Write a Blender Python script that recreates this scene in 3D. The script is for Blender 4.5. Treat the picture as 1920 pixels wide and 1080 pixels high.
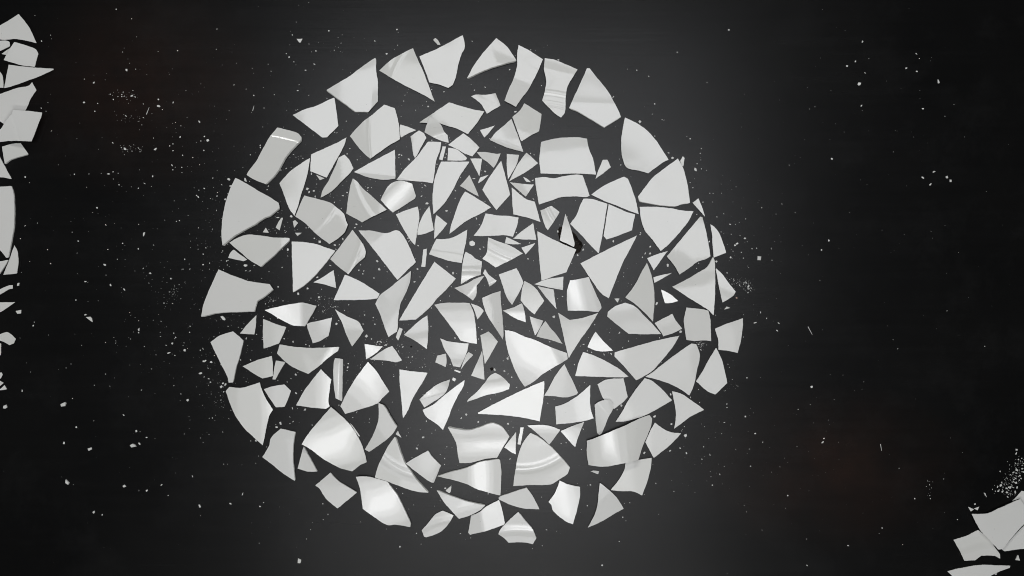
import bpy, math, random, re
import numpy as np
from mathutils import Vector
from mathutils.geometry import delaunay_2d_cdt

# ------------------------------------------------------------------ camera, light, exposure
for o in list(bpy.data.objects):
    bpy.data.objects.remove(o, do_unlink=True)
SC = bpy.context.scene
COL = SC.collection
S = 0.0006                      # metres on the table for one pixel of the 1920 px photograph
CAM_H = 1.5

cam_d = bpy.data.cameras.new('camera')
cam_d.sensor_width = 36.0
cam_d.lens = 36.0 * CAM_H / (1920 * S)
cam_d.clip_start = 0.05
cam_d.clip_end = 50
cam = bpy.data.objects.new('camera', cam_d)
cam.location = (0, 0, CAM_H)
COL.objects.link(cam)
SC.camera = cam

world = bpy.data.worlds.new('World')
SC.world = world
world.use_nodes = True
bg = world.node_tree.nodes['Background']
bg.inputs[0].default_value = (0.95, 1.0, 1.0, 1)
bg.inputs[1].default_value = 0.045

def area(name, loc, size, radiance, target=(0, 0, 0), col=(1, 1, 1)):
    d = bpy.data.lights.new(name, 'AREA')
    d.shape = 'RECTANGLE'
    d.size, d.size_y = size
    d.energy = radiance * math.pi * size[0] * size[1]
    d.color = col
    o = bpy.data.objects.new(name, d)
    o.location = loc
    v = Vector(target) - Vector(loc)
    o.rotation_euler = v.to_track_quat('-Z', 'Y').to_euler()
    COL.objects.link(o)
    return o

# softboxes hung over the far half of the table, a smaller stronger one over the near half
WHITE = (0.945, 0.96, 1.0)
area('softbox_far_west', (-0.235, 0.265, 1.65), (0.44, 0.59), 3.4, (-0.235, 0.265, 0), WHITE)
area('softbox_far_east', (0.2325, 0.165, 1.65), (0.485, 0.37), 3.4, (0.2325, 0.165, 0), WHITE)
area('softbox_back_east', (0.2325, 0.51, 1.65), (0.485, 0.12), 3.4, (0.2325, 0.51, 0), WHITE)
# the near softbox is hottest in its middle and fades outward
for nm, sz, rad in (('core', (0.20, 0.13), 3.2), ('middle', (0.31, 0.22), 2.6), ('edge', (0.46, 0.34), 2.0)):
    area('softbox_near_' + nm, (-0.006, -0.258, 1.66 - 0.02 * sz[0]), sz, rad, (-0.006, -0.258, 0), (0.98, 0.985, 1.0))
area('softbox_near_skirt', (-0.03, -0.40, 1.68), (0.95, 0.62), 1.35, (-0.03, -0.40, 0), (0.97, 0.975, 1.0))
# fill strips added to lift the shards, side lamps; all outside the mirror reflection
area('strip_lamp_north', (0, 1.35, 1.4), (0.9, 0.16), 19.0, (0, 0, 0), (1.0, 1.0, 0.965))
area('strip_lamp_south', (0, -1.05, 1.5), (0.9, 0.16), 13.2, (0, 0, 0), (1.0, 1.0, 0.965))
area('side_lamp_west', (-2.1, 0.1, 1.7), (0.9, 0.9), 0.8, (0, 0, 0), (1.0, 1.0, 0.96))
area('side_lamp_east', (2.1, 0.1, 1.7), (0.9, 0.9), 0.15, (0, 0, 0), (1.0, 1.0, 0.96))

SC.view_settings.view_transform = 'Standard'
SC.view_settings.look = 'None'
SC.view_settings.exposure = 0.0
SC.view_settings.gamma = 1.0
SC.view_settings.use_curve_mapping = False
SC.cycles.pixel_filter_type = 'BLACKMAN_HARRIS'
SC.cycles.filter_width = 1.05

# ------------------------------------------------------------------ materials
def newmat(name):
    m = bpy.data.materials.new(name)
    m.use_nodes = True
    nt = m.node_tree
    return m, nt, nt.nodes, nt.links, nt.nodes['Principled BSDF']

def noise(N, L, vec, scale, detail=3, rough=0.5):
    n = N.new('ShaderNodeTexNoise')
    n.inputs['Scale'].default_value = scale
    n.inputs['Detail'].default_value = detail
    n.inputs['Roughness'].default_value = rough
    L.new(vec, n.inputs['Vector'])
    return n.outputs['Fac']

def ramp(N, L, fac, stops):
    r = N.new('ShaderNodeValToRGB')
    e = r.color_ramp.elements
    while len(e) < len(stops):
        e.new(0.5)
    for el, (p, c) in zip(e, stops):
        el.position = p
        el.color = c if len(c) == 4 else (*c, 1)
    L.new(fac, r.inputs[0])
    return r.outputs[0]

def mathn(N, L, op, a, b):
    n = N.new('ShaderNodeMath')
    n.operation = op
    for i, v in enumerate((a, b)):
        if isinstance(v, (int, float)):
            n.inputs[i].default_value = v
        else:
            L.new(v, n.inputs[i])
    return n.outputs[0]

def mixc(N, L, fac, a, b, blend='MIX'):
    n = N.new('ShaderNodeMix')
    n.data_type = 'RGBA'
    n.blend_type = blend
    for sock, v in ((n.inputs[0], fac), (n.inputs[6], a), (n.inputs[7], b)):
        if isinstance(v, (int, float)):
            sock.default_value = v
        elif isinstance(v, tuple):
            sock.default_value = (*v, 1)
        else:
            L.new(v, sock)
    return n.outputs[2]

def mat_glaze():
    m, nt, N, L, P = newmat('white_glaze')
    geo = N.new('ShaderNodeNewGeometry').outputs['Position']
    info = N.new('ShaderNodeObjectInfo').outputs['Random']
    cloud = noise(N, L, geo, 22, 3)
    base = ramp(N, L, cloud, [(0.25, (0.79, 0.79, 0.772)), (0.75, (0.82, 0.82, 0.808))])
    tint = ramp(N, L, info, [(0.0, (0.95, 0.95, 0.935)), (0.5, (0.99, 0.985, 0.98)), (1.0, (1, 1, 1))])
    base = mixc(N, L, 1.0, base, tint, 'MULTIPLY')
    # faint grey scuffs and pin marks in the glaze
    map_ = N.new('ShaderNodeMapping')
    map_.inputs['Rotation'].default_value = (0, 0, 0.6)
    map_.inputs['Scale'].default_value = (60, 210, 60)
    L.new(geo, map_.inputs[0])
    sc = noise(N, L, map_.outputs[0], 1.0, 4, 0.6)
    scm = ramp(N, L, sc, [(0.70, (0, 0, 0)), (0.80, (1, 1, 1))])
    base = mixc(N, L, mathn(N, L, 'MULTIPLY', scm, 0.24), base, (0.33, 0.33, 0.32))
    vor = N.new('ShaderNodeTexVoronoi')
    vor.inputs['Scale'].default_value = 70
    L.new(geo, vor.inputs['Vector'])
    dots = ramp(N, L, vor.outputs['Distance'], [(0.018, (1, 1, 1)), (0.04, (0, 0, 0))])
    base = mixc(N, L, mathn(N, L, 'MULTIPLY', dots, 0.4), base, (0.2, 0.2, 0.19))
    L.new(base, P.inputs['Base Color'])
    ro = ramp(N, L, noise(N, L, geo, 35, 3), [(0.3, (0.035,) * 3), (0.7, (0.085,) * 3)])
    L.new(ro, P.inputs['Roughness'])
    P.inputs['IOR'].default_value = 1.52
    b = N.new('ShaderNodeBump')
    b.inputs['Strength'].default_value = 0.15
    b.inputs['Distance'].default_value = 0.001
    wav = mathn(N, L, 'ADD', noise(N, L, geo, 38, 0), mathn(N, L, 'MULTIPLY', noise(N, L, geo, 190, 2), 0.06))
    L.new(wav, b.inputs['Height'])
    L.new(b.outputs[0], P.inputs['Normal'])
    return m

def mat_fracture():
    m, nt, N, L, P = newmat('bare_fracture')
    geo = N.new('ShaderNodeNewGeometry').outputs['Position']
    f = noise(N, L, geo, 500, 4, 0.6)
    L.new(ramp(N, L, f, [(0.3, (0.60, 0.60, 0.575)), (0.7, (0.74, 0.74, 0.715))]), P.inputs['Base Color'])
    P.inputs['Roughness'].default_value = 0.75
    b = N.new('ShaderNodeBump')
    b.inputs['Strength'].default_value = 0.5
    b.inputs['Distance'].default_value = 0.0006
    L.new(f, b.inputs['Height'])
    L.new(b.outputs[0], P.inputs['Normal'])
    return m

def mat_chip(name, c):
    m, nt, N, L, P = newmat(name)
    info = N.new('ShaderNodeObjectInfo').outputs['Random']
    L.new(ramp(N, L, info, [(0, tuple(0.8 * v for v in c)), (1, c)]), P.inputs['Base Color'])
    P.inputs['Roughness'].default_value = 0.45
    return m

def mat_table():
    m, nt, N, L, P = newmat('black_lacquered_wood')
    geo = N.new('ShaderNodeNewGeometry').outputs['Position']
    mp = N.new('ShaderNodeMapping')
    mp.inputs['Scale'].default_value = (5, 120, 5)
    L.new(geo, mp.inputs[0])
    grain = noise(N, L, mp.outputs[0], 1.0, 6, 0.6)
    mp2 = N.new('ShaderNodeMapping')
    mp2.inputs['Scale'].default_value = (14, 620, 14)
    L.new(geo, mp2.inputs[0])
    fine = noise(N, L, mp2.outputs[0], 1.0, 4, 0.6)
    blot = noise(N, L, geo, 6, 5, 0.6)
    base = ramp(N, L, blot, [(0.3, (0.0020, 0.0020, 0.0022)), (0.75, (0.0040, 0.0039, 0.0039))])
    # two soft brown patches mixed into the black base colour
    def brown_patch(x, y, rx, ry):
        v = N.new('ShaderNodeMapping')
        v.inputs['Location'].default_value = (-x / rx, -y / ry, 0)
        v.inputs['Scale'].default_value = (1 / rx, 1 / ry, 0)
        L.new(geo, v.inputs[0])
        ln = N.new('ShaderNodeVectorMath')
        ln.operation = 'LENGTH'
        L.new(v.outputs[0], ln.inputs[0])
        return ramp(N, L, ln.outputs['Value'], [(0.1, (1, 1, 1)), (0.55, (0.4,) * 3), (1.0, (0, 0, 0))])
    w = mathn(N, L, 'ADD', brown_patch((265 - 960) * S, (540 - 160) * S, 0.17, 0.13), brown_patch((1560 - 960) * S, (540 - 880) * S, 0.17, 0.10))
    wn = ramp(N, L, noise(N, L, geo, 14, 5, 0.65), [(0.3, (0.25,) * 3), (0.7, (1, 1, 1))])
    base = mixc(N, L, mathn(N, L, 'MULTIPLY', w, wn), base, (0.0185, 0.0088, 0.0060))
    # small dry smears and scratches
    mp3 = N.new('ShaderNodeMapping')
    mp3.inputs['Rotation'].default_value = (0, 0, 0.9)
    mp3.inputs['Scale'].default_value = (30, 170, 30)
    L.new(geo, mp3.inputs[0])
    scr = ramp(N, L, noise(N, L, mp3.outputs[0], 1.0, 5, 0.65), [(0.70, (0, 0, 0)), (0.80, (1, 1, 1))])
    patch = ramp(N, L, noise(N, L, geo, 7, 2), [(0.52, (0, 0, 0)), (0.66, (1, 1, 1))])
    scr = mathn(N, L, 'MULTIPLY', mathn(N, L, 'MULTIPLY', scr, patch), 0.22)
    base = mixc(N, L, scr, base, (0.20, 0.20, 0.20))
    # thin film of ceramic dust wiped about the table
    film = ramp(N, L, noise(N, L, geo, 11, 7, 0.72), [(0.50, (0, 0, 0)), (0.78, (1, 1, 1))])
    base = mixc(N, L, mathn(N, L, 'MULTIPLY', film, 0.012), base, (0.45, 0.45, 0.46))
    L.new(base, P.inputs['Base Color'])
    r1 = ramp(N, L, grain, [(0.3, (0.225,) * 3), (0.7, (0.25,) * 3)])
    L.new(mathn(N, L, 'ADD', r1, mathn(N, L, 'MULTIPLY', blot, 0.05)), P.inputs['Roughness'])
    P.inputs['IOR'].default_value = 1.385
    b = N.new('ShaderNodeBump')
    b.inputs['Strength'].default_value = 0.12
    b.inputs['Distance'].default_value = 0.0004
    L.new(mathn(N, L, 'ADD', grain, mathn(N, L, 'MULTIPLY', fine, 0.6)), b.inputs['Height'])
    L.new(b.outputs[0], P.inputs['Normal'])
    return m

GLAZE, FRACT, TABLE = mat_glaze(), mat_fracture(), mat_table()
CHIP = mat_chip('white_chip', (0.86, 0.86, 0.84))
PEACH = mat_chip('peach_chip', (0.62, 0.42, 0.33))
mp_, nt_, N_, L_, P_ = newmat('raw_splintered_wood')
g_ = N_.new('ShaderNodeNewGeometry').outputs['Position']
L_.new(ramp(N_, L_, noise(N_, L_, g_, 700, 5, 0.65), [(0.42, (0.006, 0.006, 0.006)), (0.68, (0.06, 0.045, 0.036))]), P_.inputs['Base Color'])
P_.inputs['Roughness'].default_value = 0.6
P_.inputs['Specular IOR Level'].default_value = 0.15
PIT = mp_

def W(px, py):
    return ((px - 960) * S, (540 - py) * S)

# ------------------------------------------------------------------ the table
def circle_px(cx, cy, r, n, seed):
    q = random.Random(seed)
    return [(cx + r * q.uniform(0.7, 1.2) * math.cos(2 * math.pi * i / n),
             cy + r * q.uniform(0.7, 1.2) * math.sin(2 * math.pi * i / n)) for i in range(n)]

PITS = [[(1045, 432), (1049, 426), (1056, 424), (1061, 428), (1067, 427), (1072, 433), (1080, 440), (1085, 449), (1091, 454), (1093, 461),
         (1090, 466), (1088, 473), (1081, 475), (1076, 479), (1070, 473), (1063, 469), (1058, 461), (1050, 455), (1048, 446)],
        circle_px(922, 692, 3.4, 9, 1), circle_px(771, 650, 2.0, 8, 2)]

def build_table():
    w = [(-1.1, -0.75), (1.1, -0.75), (1.1, 0.75), (-1.1, 0.75)]
    pts = [Vector(p) for p in w]
    edges = [(0, 1), (1, 2), (2, 3), (3, 0)]
    loops = []
    for poly in PITS:
        base = len(pts)
        pp = [W(*p) for p in poly]
        pts += [Vector(p) for p in pp]
        n = len(pp)
        edges += [(base + i, base + (i + 1) % n) for i in range(n)]
        loops.append(list(range(base, base + n)))
    v, e, f, ov, oe, of = delaunay_2d_cdt(pts, edges, [], 0, 1e-7)
    verts = [(p.x, p.y, 0.0) for p in v]
    faces, mats = [], []
    def inside(x, y, poly):
        c = False
        for i in range(len(poly)):
            x1, y1 = poly[i]; x2, y2 = poly[i - 1]
            if (y1 > y) != (y2 > y) and x < (x2 - x1) * (y - y1) / (y2 - y1) + x1:
                c = not c
        return c
    wp = [[W(*p) for p in poly] for poly in PITS]
    for tri in f:
        cx = sum(v[i].x for i in tri) / 3; cy = sum(v[i].y for i in tri) / 3
        if not any(inside(cx, cy, q) for q in wp):
            faces.append(tuple(tri)); mats.append(0)
    for k, q in enumerate(wp):                          # the gouges are real hollows with sloping, splintered walls
        n = len(q); dep = 0.0045 if k == 0 else 0.003
        cx = sum(a for a, _ in q) / n; cy = sum(a for _, a in q) / n
        gr = random.Random(40 + k)
        rings = []
        for f_, d_ in ((1.0, 0.0), (0.88, 0.35), (0.7, 0.8), (0.4, 1.0)):
            base_i = len(verts)
            for x, y in q:
                s_ = f_ * (1 if f_ == 1 else gr.uniform(0.9, 1.08))
                verts.append((cx + (x - cx) * s_, cy + (y - cy) * s_, -dep * d_ * (1 if d_ in (0, 1) else gr.uniform(.6, 1.3))))
            rings.append(base_i)
        for a_, b_ in zip(rings, rings[1:]):
            for i in range(n):
                j = (i + 1) % n
                faces.append((a_ + i, a_ + j, b_ + j, b_ + i)); mats.append(1)
        faces.append(tuple(rings[-1] + i for i in range(n))); mats.append(1)
    b = len(verts)                                      # board thickness
    for x, y in w:
        verts.append((x, y, 0.0))
    for x, y in w:
        verts.append((x, y, -0.03))
    for i in range(4):
        j = (i + 1) % 4
        faces.append((b + i, b + 4 + i, b + 4 + j, b + j)); mats.append(0)
    faces.append((b + 7, b + 6, b + 5, b + 4)); mats.append(0)
    me = bpy.data.meshes.new('tabletop')
    me.from_pydata(verts, [], faces)
    me.materials.append(TABLE); me.materials.append(PIT)
    me.polygons.foreach_set('material_index', mats)
    me.update()
    o = bpy.data.objects.new('tabletop', me)
    o['kind'] = 'structure'
    o['label'] = 'black lacquered wooden tabletop with scratches and a gouge'
    COL.objects.link(o)
build_table()

# ------------------------------------------------------------------ shards: outlines measured on the photograph
TILE = {'1': (370, 50), '2': (700, 50), '3': (1030, 50), '4': (370, 220), '5': (700, 220), '6': (1030, 220),
        '7': (370, 400), '8': (700, 400), '9': (1030, 400), '10': (370, 580), '11': (700, 580), '12': (1030, 580),
        '13': (370, 690), '14': (700, 690), '15': (1030, 690), '16': (460, 840), '17': (700, 840), '18': (1000, 840),
        'L1': (0, 10), 'L2': (0, 180), 'L3': (0, 370), 'L4': (0, 530), 'R': (1536, 864)}
SHARDS = [
('7', '345,338 400,380 475,435 440,452 290,418 310,370', {'c': (-2, 0, -1)}, 'small pale shard half hidden under a four-sided grey shard on the rim'),
('2', '430,905 560,815 710,712 800,740 920,775 1045,800 980,900 890,1012 780,960 660,925 600,905 520,910', {'c': (4, 30, -2), 't': (0, 0.02)}, 'wide glossy boat-shaped shard with a small grey shard lying across its tip'),
('15', '447,150 530,105 695,92 715,180 735,270 690,320 605,385 560,350 500,280', {'c': (0.4, 0, 0.2), 't': (0, 0)}, 'plain four-sided shard overlapped by a narrow streaked shard'),
('8', '885,150 875,250 850,370 830,470 700,445 520,385 555,310 590,240 700,238 790,205', {'c': (1.0, 90, 0.3), 'fold': [(520, 340, 850, 395, -0.11, 3)]}, 'fan-shaped shard with a shiny rolled lip beside a banded shard'),
('8', '865,355 930,395 955,420 1022,450 1010,580 940,600 820,668 830,530 845,420', {'c': (-8, 95, -1), 'ring': [(900, 1500, 970, 30, 0.001)], 'part': False}, 'shiny shard with mirror-like bands across it'),
('11', '725,652 700,740 680,780 620,830 480,918 430,845 520,760 620,690', {'c': (-3, 40, 0), 'fold': [(430, 850, 650, 800, 0.16, 1.5)]}, 'narrow creased leaf-shaped shard touching a long bright wedge'),
('R', '1247,735 1370,695 1480,640 1580,720 1650,820 1690,870 1692,915 1640,888 1510,885 1450,930 1350,933 1300,830', {'ring': [(1700, 1700, 958, 34, 0.0006)], 'c': (-1, 0, 0)}, 'foot-ring shard tucked under a big shard of the corner heap'),
('L1', '15,460 110,395 150,440 75,470', {}, 'tiny triangular shard peeking from under a squarish shard of the side heap'),
('L1', '315,722 355,798 300,880 245,1000 200,1040 60,1120 50,1120 0,1085 -80,1000 -80,860 20,830 160,780 280,755', {'c': (1, 0, 1), 't': (0, 0)}, 'broad bright shard under a folded shard in the side heap'),
('R', '1890,275 1960,290 1960,440 1900,420 1868,350 1800,372 1850,320', {}, 'steep edge piece behind the big shard of the corner heap'),
('1', '1212,600 1300,545 1420,475 1560,370 1672,293 1682,310 1680,400 1697,520 1697,705 1610,805 1485,805 1420,755 1290,660', {'c': (-0.8, 40, -0.5), 'fold': [(1640, 810, 1672, 280, -0.22, 3)], 'e': (-1.5, 2.5), 't': (0, 0)}, 'large kite-shaped shard with one long rolled side on the circle rim'),
('1', '895,832 1010,778 1130,740 1250,680 1290,668 1300,720 1328,935 1222,1042 1175,1045', {'c': (-0.3, 0, -0.2), 't': (-0.02, 0)}, 'smooth flat shield-shaped shard next to the large kite-shaped shard'),
('2', '55,415 160,320 260,262 375,203 410,290 470,420 520,550 580,710 480,650 330,575 200,505', {'c': (-2.5, 10, -0.5), 'ring': [(900, 700, 760, 13, 0.0005)], 'part': False, 't': (0, 0)}, 'triangular rim shard with a thin ridge near its blunt corner'),
('2', '430,283 600,210 840,82 855,130 858,210 835,250 805,340 775,480 750,550 705,582 610,548 525,530 490,430', {'c': (0.5, 0, 0.3), 't': (0, 0), 'fold': [(790, 420, 845, 60, -0.2, 2)]}, 'bright flat trapezoid shard with a chipped long edge on the rim'),
('2', '875,490 930,390 1000,290 1080,195 1155,115 1245,185 1300,255 1345,325 1230,355 1060,410', {'c': (-3.5, 30, -1.5), 'e': (0.5, 2.6), 't': (0, 0.05)}, 'shark-fin shaped domed shard with a shadow under its curved edge'),
('2', '1360,175 1440,215 1590,310 1555,400 1500,510 1450,600 1375,700 1335,762 1228,703 1260,610 1310,500 1345,380 1348,260', {'c': (2, 60, -0.6), 'fold': [(1345, 330, 1530, 430, -0.16, 2.5), (1330, 460, 1480, 510, 0.16, 3)]}, 'long strip-shaped shard with one grey band across its bend'),
('2', '1605,302 1700,320 1800,360 1915,410 1870,480 1820,570 1805,650 1795,810 1760,860 1700,820 1580,700 1605,610 1618,520 1597,400', {'c': (3, 80, -1), 'fold': [(1597, 420, 1830, 480, -0.15, 3)], 'ring': [(1500, 1900, 1290, 26, 0.0004), (1500, 1900, 1180, 24, 0.0004)], 'part': False}, 'tooth-shaped shard with several bands across it on the rim'),
('3', '350,393 375,395 450,490 540,600 620,740 650,800 673,850 515,950 440,905 330,840 240,790 180,768 220,680 280,550', {'c': (0.5, 100, 0.3), 'fold': [(200, 730, 600, 740, -0.1, 3)], 'e': (0.5, 2.8), 't': (0, 0)}, 'tall rim shard with a pointed top and a thick broken edge'),
('6', '705,0 775,35 850,75 930,140 1000,220 1060,310 1118,402 1060,430 925,530 860,510 740,485 705,455 675,350 670,220 685,100', {'c': (1.2, 55, 0.5), 't': (0, 0)}, 'big curved rim shard with a grey reflection in one corner'),
('6', '1203,385 1250,470 1285,590 1305,700 1318,805 1230,822 1180,837 1080,832 940,812 840,790 825,745 890,660 960,570 1060,490', {'c': (2.0, 10, 0.5), 'fold': [(880, 600, 1000, 860, -0.14, 8)], 't': (-0.02, 0), 'e': (-2, 2)}, 'fan-shaped rim shard with a softly bent tip'),
('6', '840,840 960,838 1120,850 1260,875 1352,880 1300,980 1220,1080 1120,1190 1040,1258 970,1160 890,1060 855,960', {'c': (1.8, 100, 0.5), 't': (-0.01, 0.01)}, 'large three-cornered shard with slightly rounded sides beside the fan-shaped shard'),
('9', '1410,30 1432,35 1455,120 1480,230 1510,405 1460,432 1390,455 1300,520 1215,578 1170,500 1095,405 1200,280 1300,160', {'c': (2.2, 60, 0.3), 't': (-0.01, -0.01)}, 'kite-shaped rim shard with a faint grey band near its base'),
('6', '1335,800 1395,758 1430,840 1460,940 1400,870', {}, 'narrow pointed sliver on the rim outside a three-cornered shard'),
('9', '1505,98 1550,130 1600,210 1655,372 1600,395 1535,418 1525,300 1520,200', {'t': (0.05, -0.03)}, 'slim curved rim shard shaped like an orange segment'),
('9', '1530,405 1545,440 1552,640 1548,800 1535,958 1480,905 1320,805 1145,688 1270,625 1380,560 1480,495', {'c': (2.5, 100, 0.8), 't': (0.03, 0)}, 'sharp arrowhead shard with a grey oval reflection'),
('9', '1555,510 1620,570 1665,635 1745,735 1715,780 1620,840 1600,760 1580,660', {'c': (-2.5, 60, 0), 't': (0.05, 0)}, 'narrow bent rim shard standing off the arrowhead shard'),
('12', '1280,-20 1400,-8 1490,8 1508,100 1515,300 1440,292 1350,298 1280,288 1265,200 1255,110 1265,40', {'c': (1.2, 0, 0.5), 't': (-0.02, 0)}, 'nearly rectangular upright shard with a dusty chip spot below it'),
('12', '1812,80 1808,180 1790,300 1762,410 1680,392 1580,380 1575,280 1545,180 1650,135', {'c': (-0.6, 0, 0), 't': (0.03, 0)}, 'flat four-sided rim shard beside the nearly rectangular shard'),
('12', '1560,355 1610,460 1640,570 1665,690 1550,800 1480,770 1370,675 1430,580 1500,450', {'c': (-0.6, 0, 0), 't': (0.03, 0)}, 'pointed kite shard on the rim, set apart from its neighbours'),
('12', '1330,315 1375,322 1410,425 1385,560 1350,720 1310,808 1200,735 1060,675 895,630 960,590 1060,510 1200,405', {'c': (-0.4, 0, 0), 't': (0, 0)}, 'large flat wedge shard with a blunt tip near the dusty chip spot'),
('12', '1222,243 1150,360 1060,470 960,580 880,630 810,667 700,540 605,440 605,402 800,345 1000,290', {'c': (-0.4, 0, 0), 't': (0, 0)}, 'long flat triangular shard lying along the large flat wedge'),
('12', '312,395 430,435 560,500 660,560 745,630 690,637 560,635 400,630 238,625 270,500', {'c': (0.6, 90, 0), 't': (0.01, 0.01)}, 'low sail-shaped shard with one straight base edge'),
('15', '1145,212 1230,235 1330,300 1400,350 1453,390 1330,450 1260,500 1165,572 1180,480 1178,380 1160,290', {'c': (1.2, 60, 0), 't': (0.01, 0)}, 'triangular rim shard with faint scuff lines'),
('15', '890,90 960,115 1060,200 1150,300 1040,365 900,440 800,475 700,500 615,505 670,420 730,310 800,205', {'c': (-1.4, 60, -0.5), 't': (0, 0), 'e': (0.5, 1.5)}, 'large domed leaf-shaped shard casting a shadow on a streaky shard'),
('15', '345,675 450,635 600,570 720,520 850,460 940,435 965,470 955,530 920,620 885,690 855,770 828,852 700,880 500,915 360,903 345,800', {'c': (-6.5, 8, -1.2), 't': (0, -0.03), 'fold': [(770, 880, 815, 480, -0.16, 1.6)]}, 'wide glossy bowl-wall shard with bright streaks and an inner ridge'),
('15', '985,505 1060,560 1130,595 1235,607 1180,670 1100,745 975,842 940,780 895,690 930,610', {'c': (-0.8, 0, 0), 't': (0.02, -0.02)}, 'plain curved-edge shard on the rim beside the streaky shard'),
('18', '1110,85 1100,180 1070,300 1018,442 930,405 800,402 720,392 800,290 845,210 862,130 960,110', {'c': (-0.5, 0, 0), 't': (0.02, -0.02)}, 'plain shard with a concave side below the streaky shard'),
('18', '620,315 720,395 790,470 848,565 740,625 640,685 505,745 560,640 595,540 605,440', {'c': (-0.6, 0, 0), 'fold': [(600, 500, 720, 380, -0.13, 1.5)], 't': (0.02, -0.01)}, 'tapering rim shard with a crease across its upper corner'),
('18', '245,298 330,335 440,358 435,460 410,570 370,710 290,675 180,580 165,530 138,500 190,430 225,360', {'c': (-2, 10, 0), 't': (0.02, -0.06)}, 'curved rim shard with a bright lit edge and a small notch'),
('17', '1358,592 1440,690 1500,765 1530,840 1497,897 1400,880 1265,885 1235,850 1170,805 1180,770 1260,680', {'ring': [(1350, 1700, 930, 34, 0.0005)], 'c': (-1, 0, -1), 'e': (1.5, -1)}, 'bell-shaped shard crossed by a foot ring on the rim'),
('17', '1180,480 1200,530 1237,695 1230,710 1080,765 905,810 888,790 915,630 1000,590 1060,540', {'c': (0.8, 0, 0.5), 'fold': [(1000, 560, 1040, 800, -0.16, 1.2)], 't': (0, -0.06)}, 'bright shard with a stepped ridge between light and grey halves'),
('17', '1440,365 1510,470 1560,572 1420,565 1300,535 1170,478 1172,455 1300,410', {'c': (-1.2, 20, 0), 'e': (0, -1.6)}, 'smooth fan-shaped shard with a narrow pivot tip'),
('17', '590,390 720,440 900,500 1055,530 1000,580 910,625 805,660 740,590 660,500', {'c': (-3, 110, 0), 't': (0.01, -0.05), 'e': (0.5, -2)}, 'crescent-backed shard with a bright upper edge'),
('17', '655,580 757,625 720,690 650,770 600,800 495,837 475,830 452,768 520,690 590,610', {'ring': [(800, 1390, 722, 26, 0.0004)], 'c': (-2, 60, 0)}, 'small diagonal shard crossed by a foot ring at the rim'),
('16', '1040,258 1120,255 1220,275 1335,310 1385,380 1430,440 1490,560 1555,700 1552,735 1420,712 1340,715 1250,665 1105,560 1090,440 1070,340', {'c': (3.2, 140, 2.2), 't': (-0.09, -0.073), 'e': (2.2, -0.5)}, 'big bowl shard with a bright glare and a grey patch inside'),
('16', '1405,-115 1435,-30 1470,70 1500,140 1550,210 1630,320 1722,418 1600,405 1450,355 1330,310 1215,272 1240,180 1290,70 1350,-40', {'ring': [(1730, -373, 640, 36, 0.0006)], 'c': (-1, 0, 0), 'e': (2.5, -1)}, 'tall horn-shaped shard crossed by a wide foot ring'),
('14', '515,768 560,830 640,912 630,930 570,1075 545,1072 440,1000 302,890 400,830', {'c': (-0.5, 0, 0), 'e': (1.5, -0.5), 'fold': [(545, 1075, 625, 900, -0.3, 1.5)], 't': (0, 0)}, 'plain squarish shard with a thick broken side beside the horn-shaped shard'),
('17', '595,262 720,220 870,180 1000,125 1180,97 1192,110 1203,220 1195,440 1100,415 980,380 860,325 730,290', {'c': (-4.2, 2, 0), 't': (-0.02, -0.057), 'e': (0, -2)}, 'long wedge shard with a vertical bar of glare'),
('14', '695,552 780,570 900,580 1000,550 1080,520 1135,515 1210,550 1280,640 1225,730 1160,840 1050,850 920,885 805,890 790,800 770,690', {'c': (-3.0, 90, -0.6), 'e': (1, -3), 't': (0, 0.06), 'fold': [(700, 690, 1250, 670, 0.1, 4)]}, 'wide saddle-shaped shard with a dark shadow along its wavy edge'),
('14', '1340,592 1335,810 1280,780 1225,742 1270,680', {'t': (0, -0.06)}, 'small bright fin beside the saddle-shaped shard'),
('14', '1380,548 1412,550 1380,722 1350,718', {'th': 0.0022}, 'thin straight rod-like splinter between two large shards'),
('14', '1470,603 1500,615 1560,650 1650,720 1750,820 1845,930 1820,990 1740,1045 1660,1090 1480,1095 1308,1105 1330,950 1360,800 1410,680', {'ring': [(1400, 350, 603, 36, 0.00055)], 'c': (0.2, 0, 0.2), 't': (0, 0), 'e': (1.5, -1.5)}, 'large sector-shaped shard with a curved foot ring across it'),
('14', '1440,535 1560,528 1660,540 1755,575 1710,640 1650,718 1590,660 1510,590', {'c': (-4, 90, 0), 't': (0.0, 0.02)}, 'small triangular shard resting tip to tip with another little triangle'),
('15', '330,498 300,570 265,660 242,742 190,690 102,588 200,545', {'c': (-3, 60, -1), 't': (0, -0.05)}, 'little triangular shard pointing away from a bright square shard'),
('12', '385,700 382,850 392,950 418,1020 330,1045 200,1065 62,1078 50,910 130,885 230,830 320,760', {'c': (1.5, 0, 0.3), 't': (0, 0)}, 'flag-shaped shard brightening toward its raised corner'),
('11', '1790,508 1830,590 1880,690 1920,780 1900,800 1810,825 1700,815 1600,808 1650,720 1710,610', {'c': (-0.6, 120, -0.3), 't': (-0.03, 0)}, 'rounded triangular shard with a faint arc in its glaze'),
('11', '1605,665 1600,800 1560,1050 1430,1020 1250,995 980,978 975,968 1100,900 1300,800 1450,730', {'c': (0.4, 0, 0.3), 't': (0, 0)}, 'brilliant white flat triangular shard with a grey scuff mark'),
('11', '1230,192 1300,200 1400,245 1530,290 1650,345 1740,380 1820,410 1825,465 1750,510 1600,600 1500,680 1420,728 1360,640 1290,480 1245,330', {'c': (2.8, 35, 1.5), 't': (0.01, 0.02), 'fold': [(1760, 560, 1640, 330, -0.14, 2)]}, 'largest glaring bowl shard with a grey corner and a bright glare'),
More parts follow.
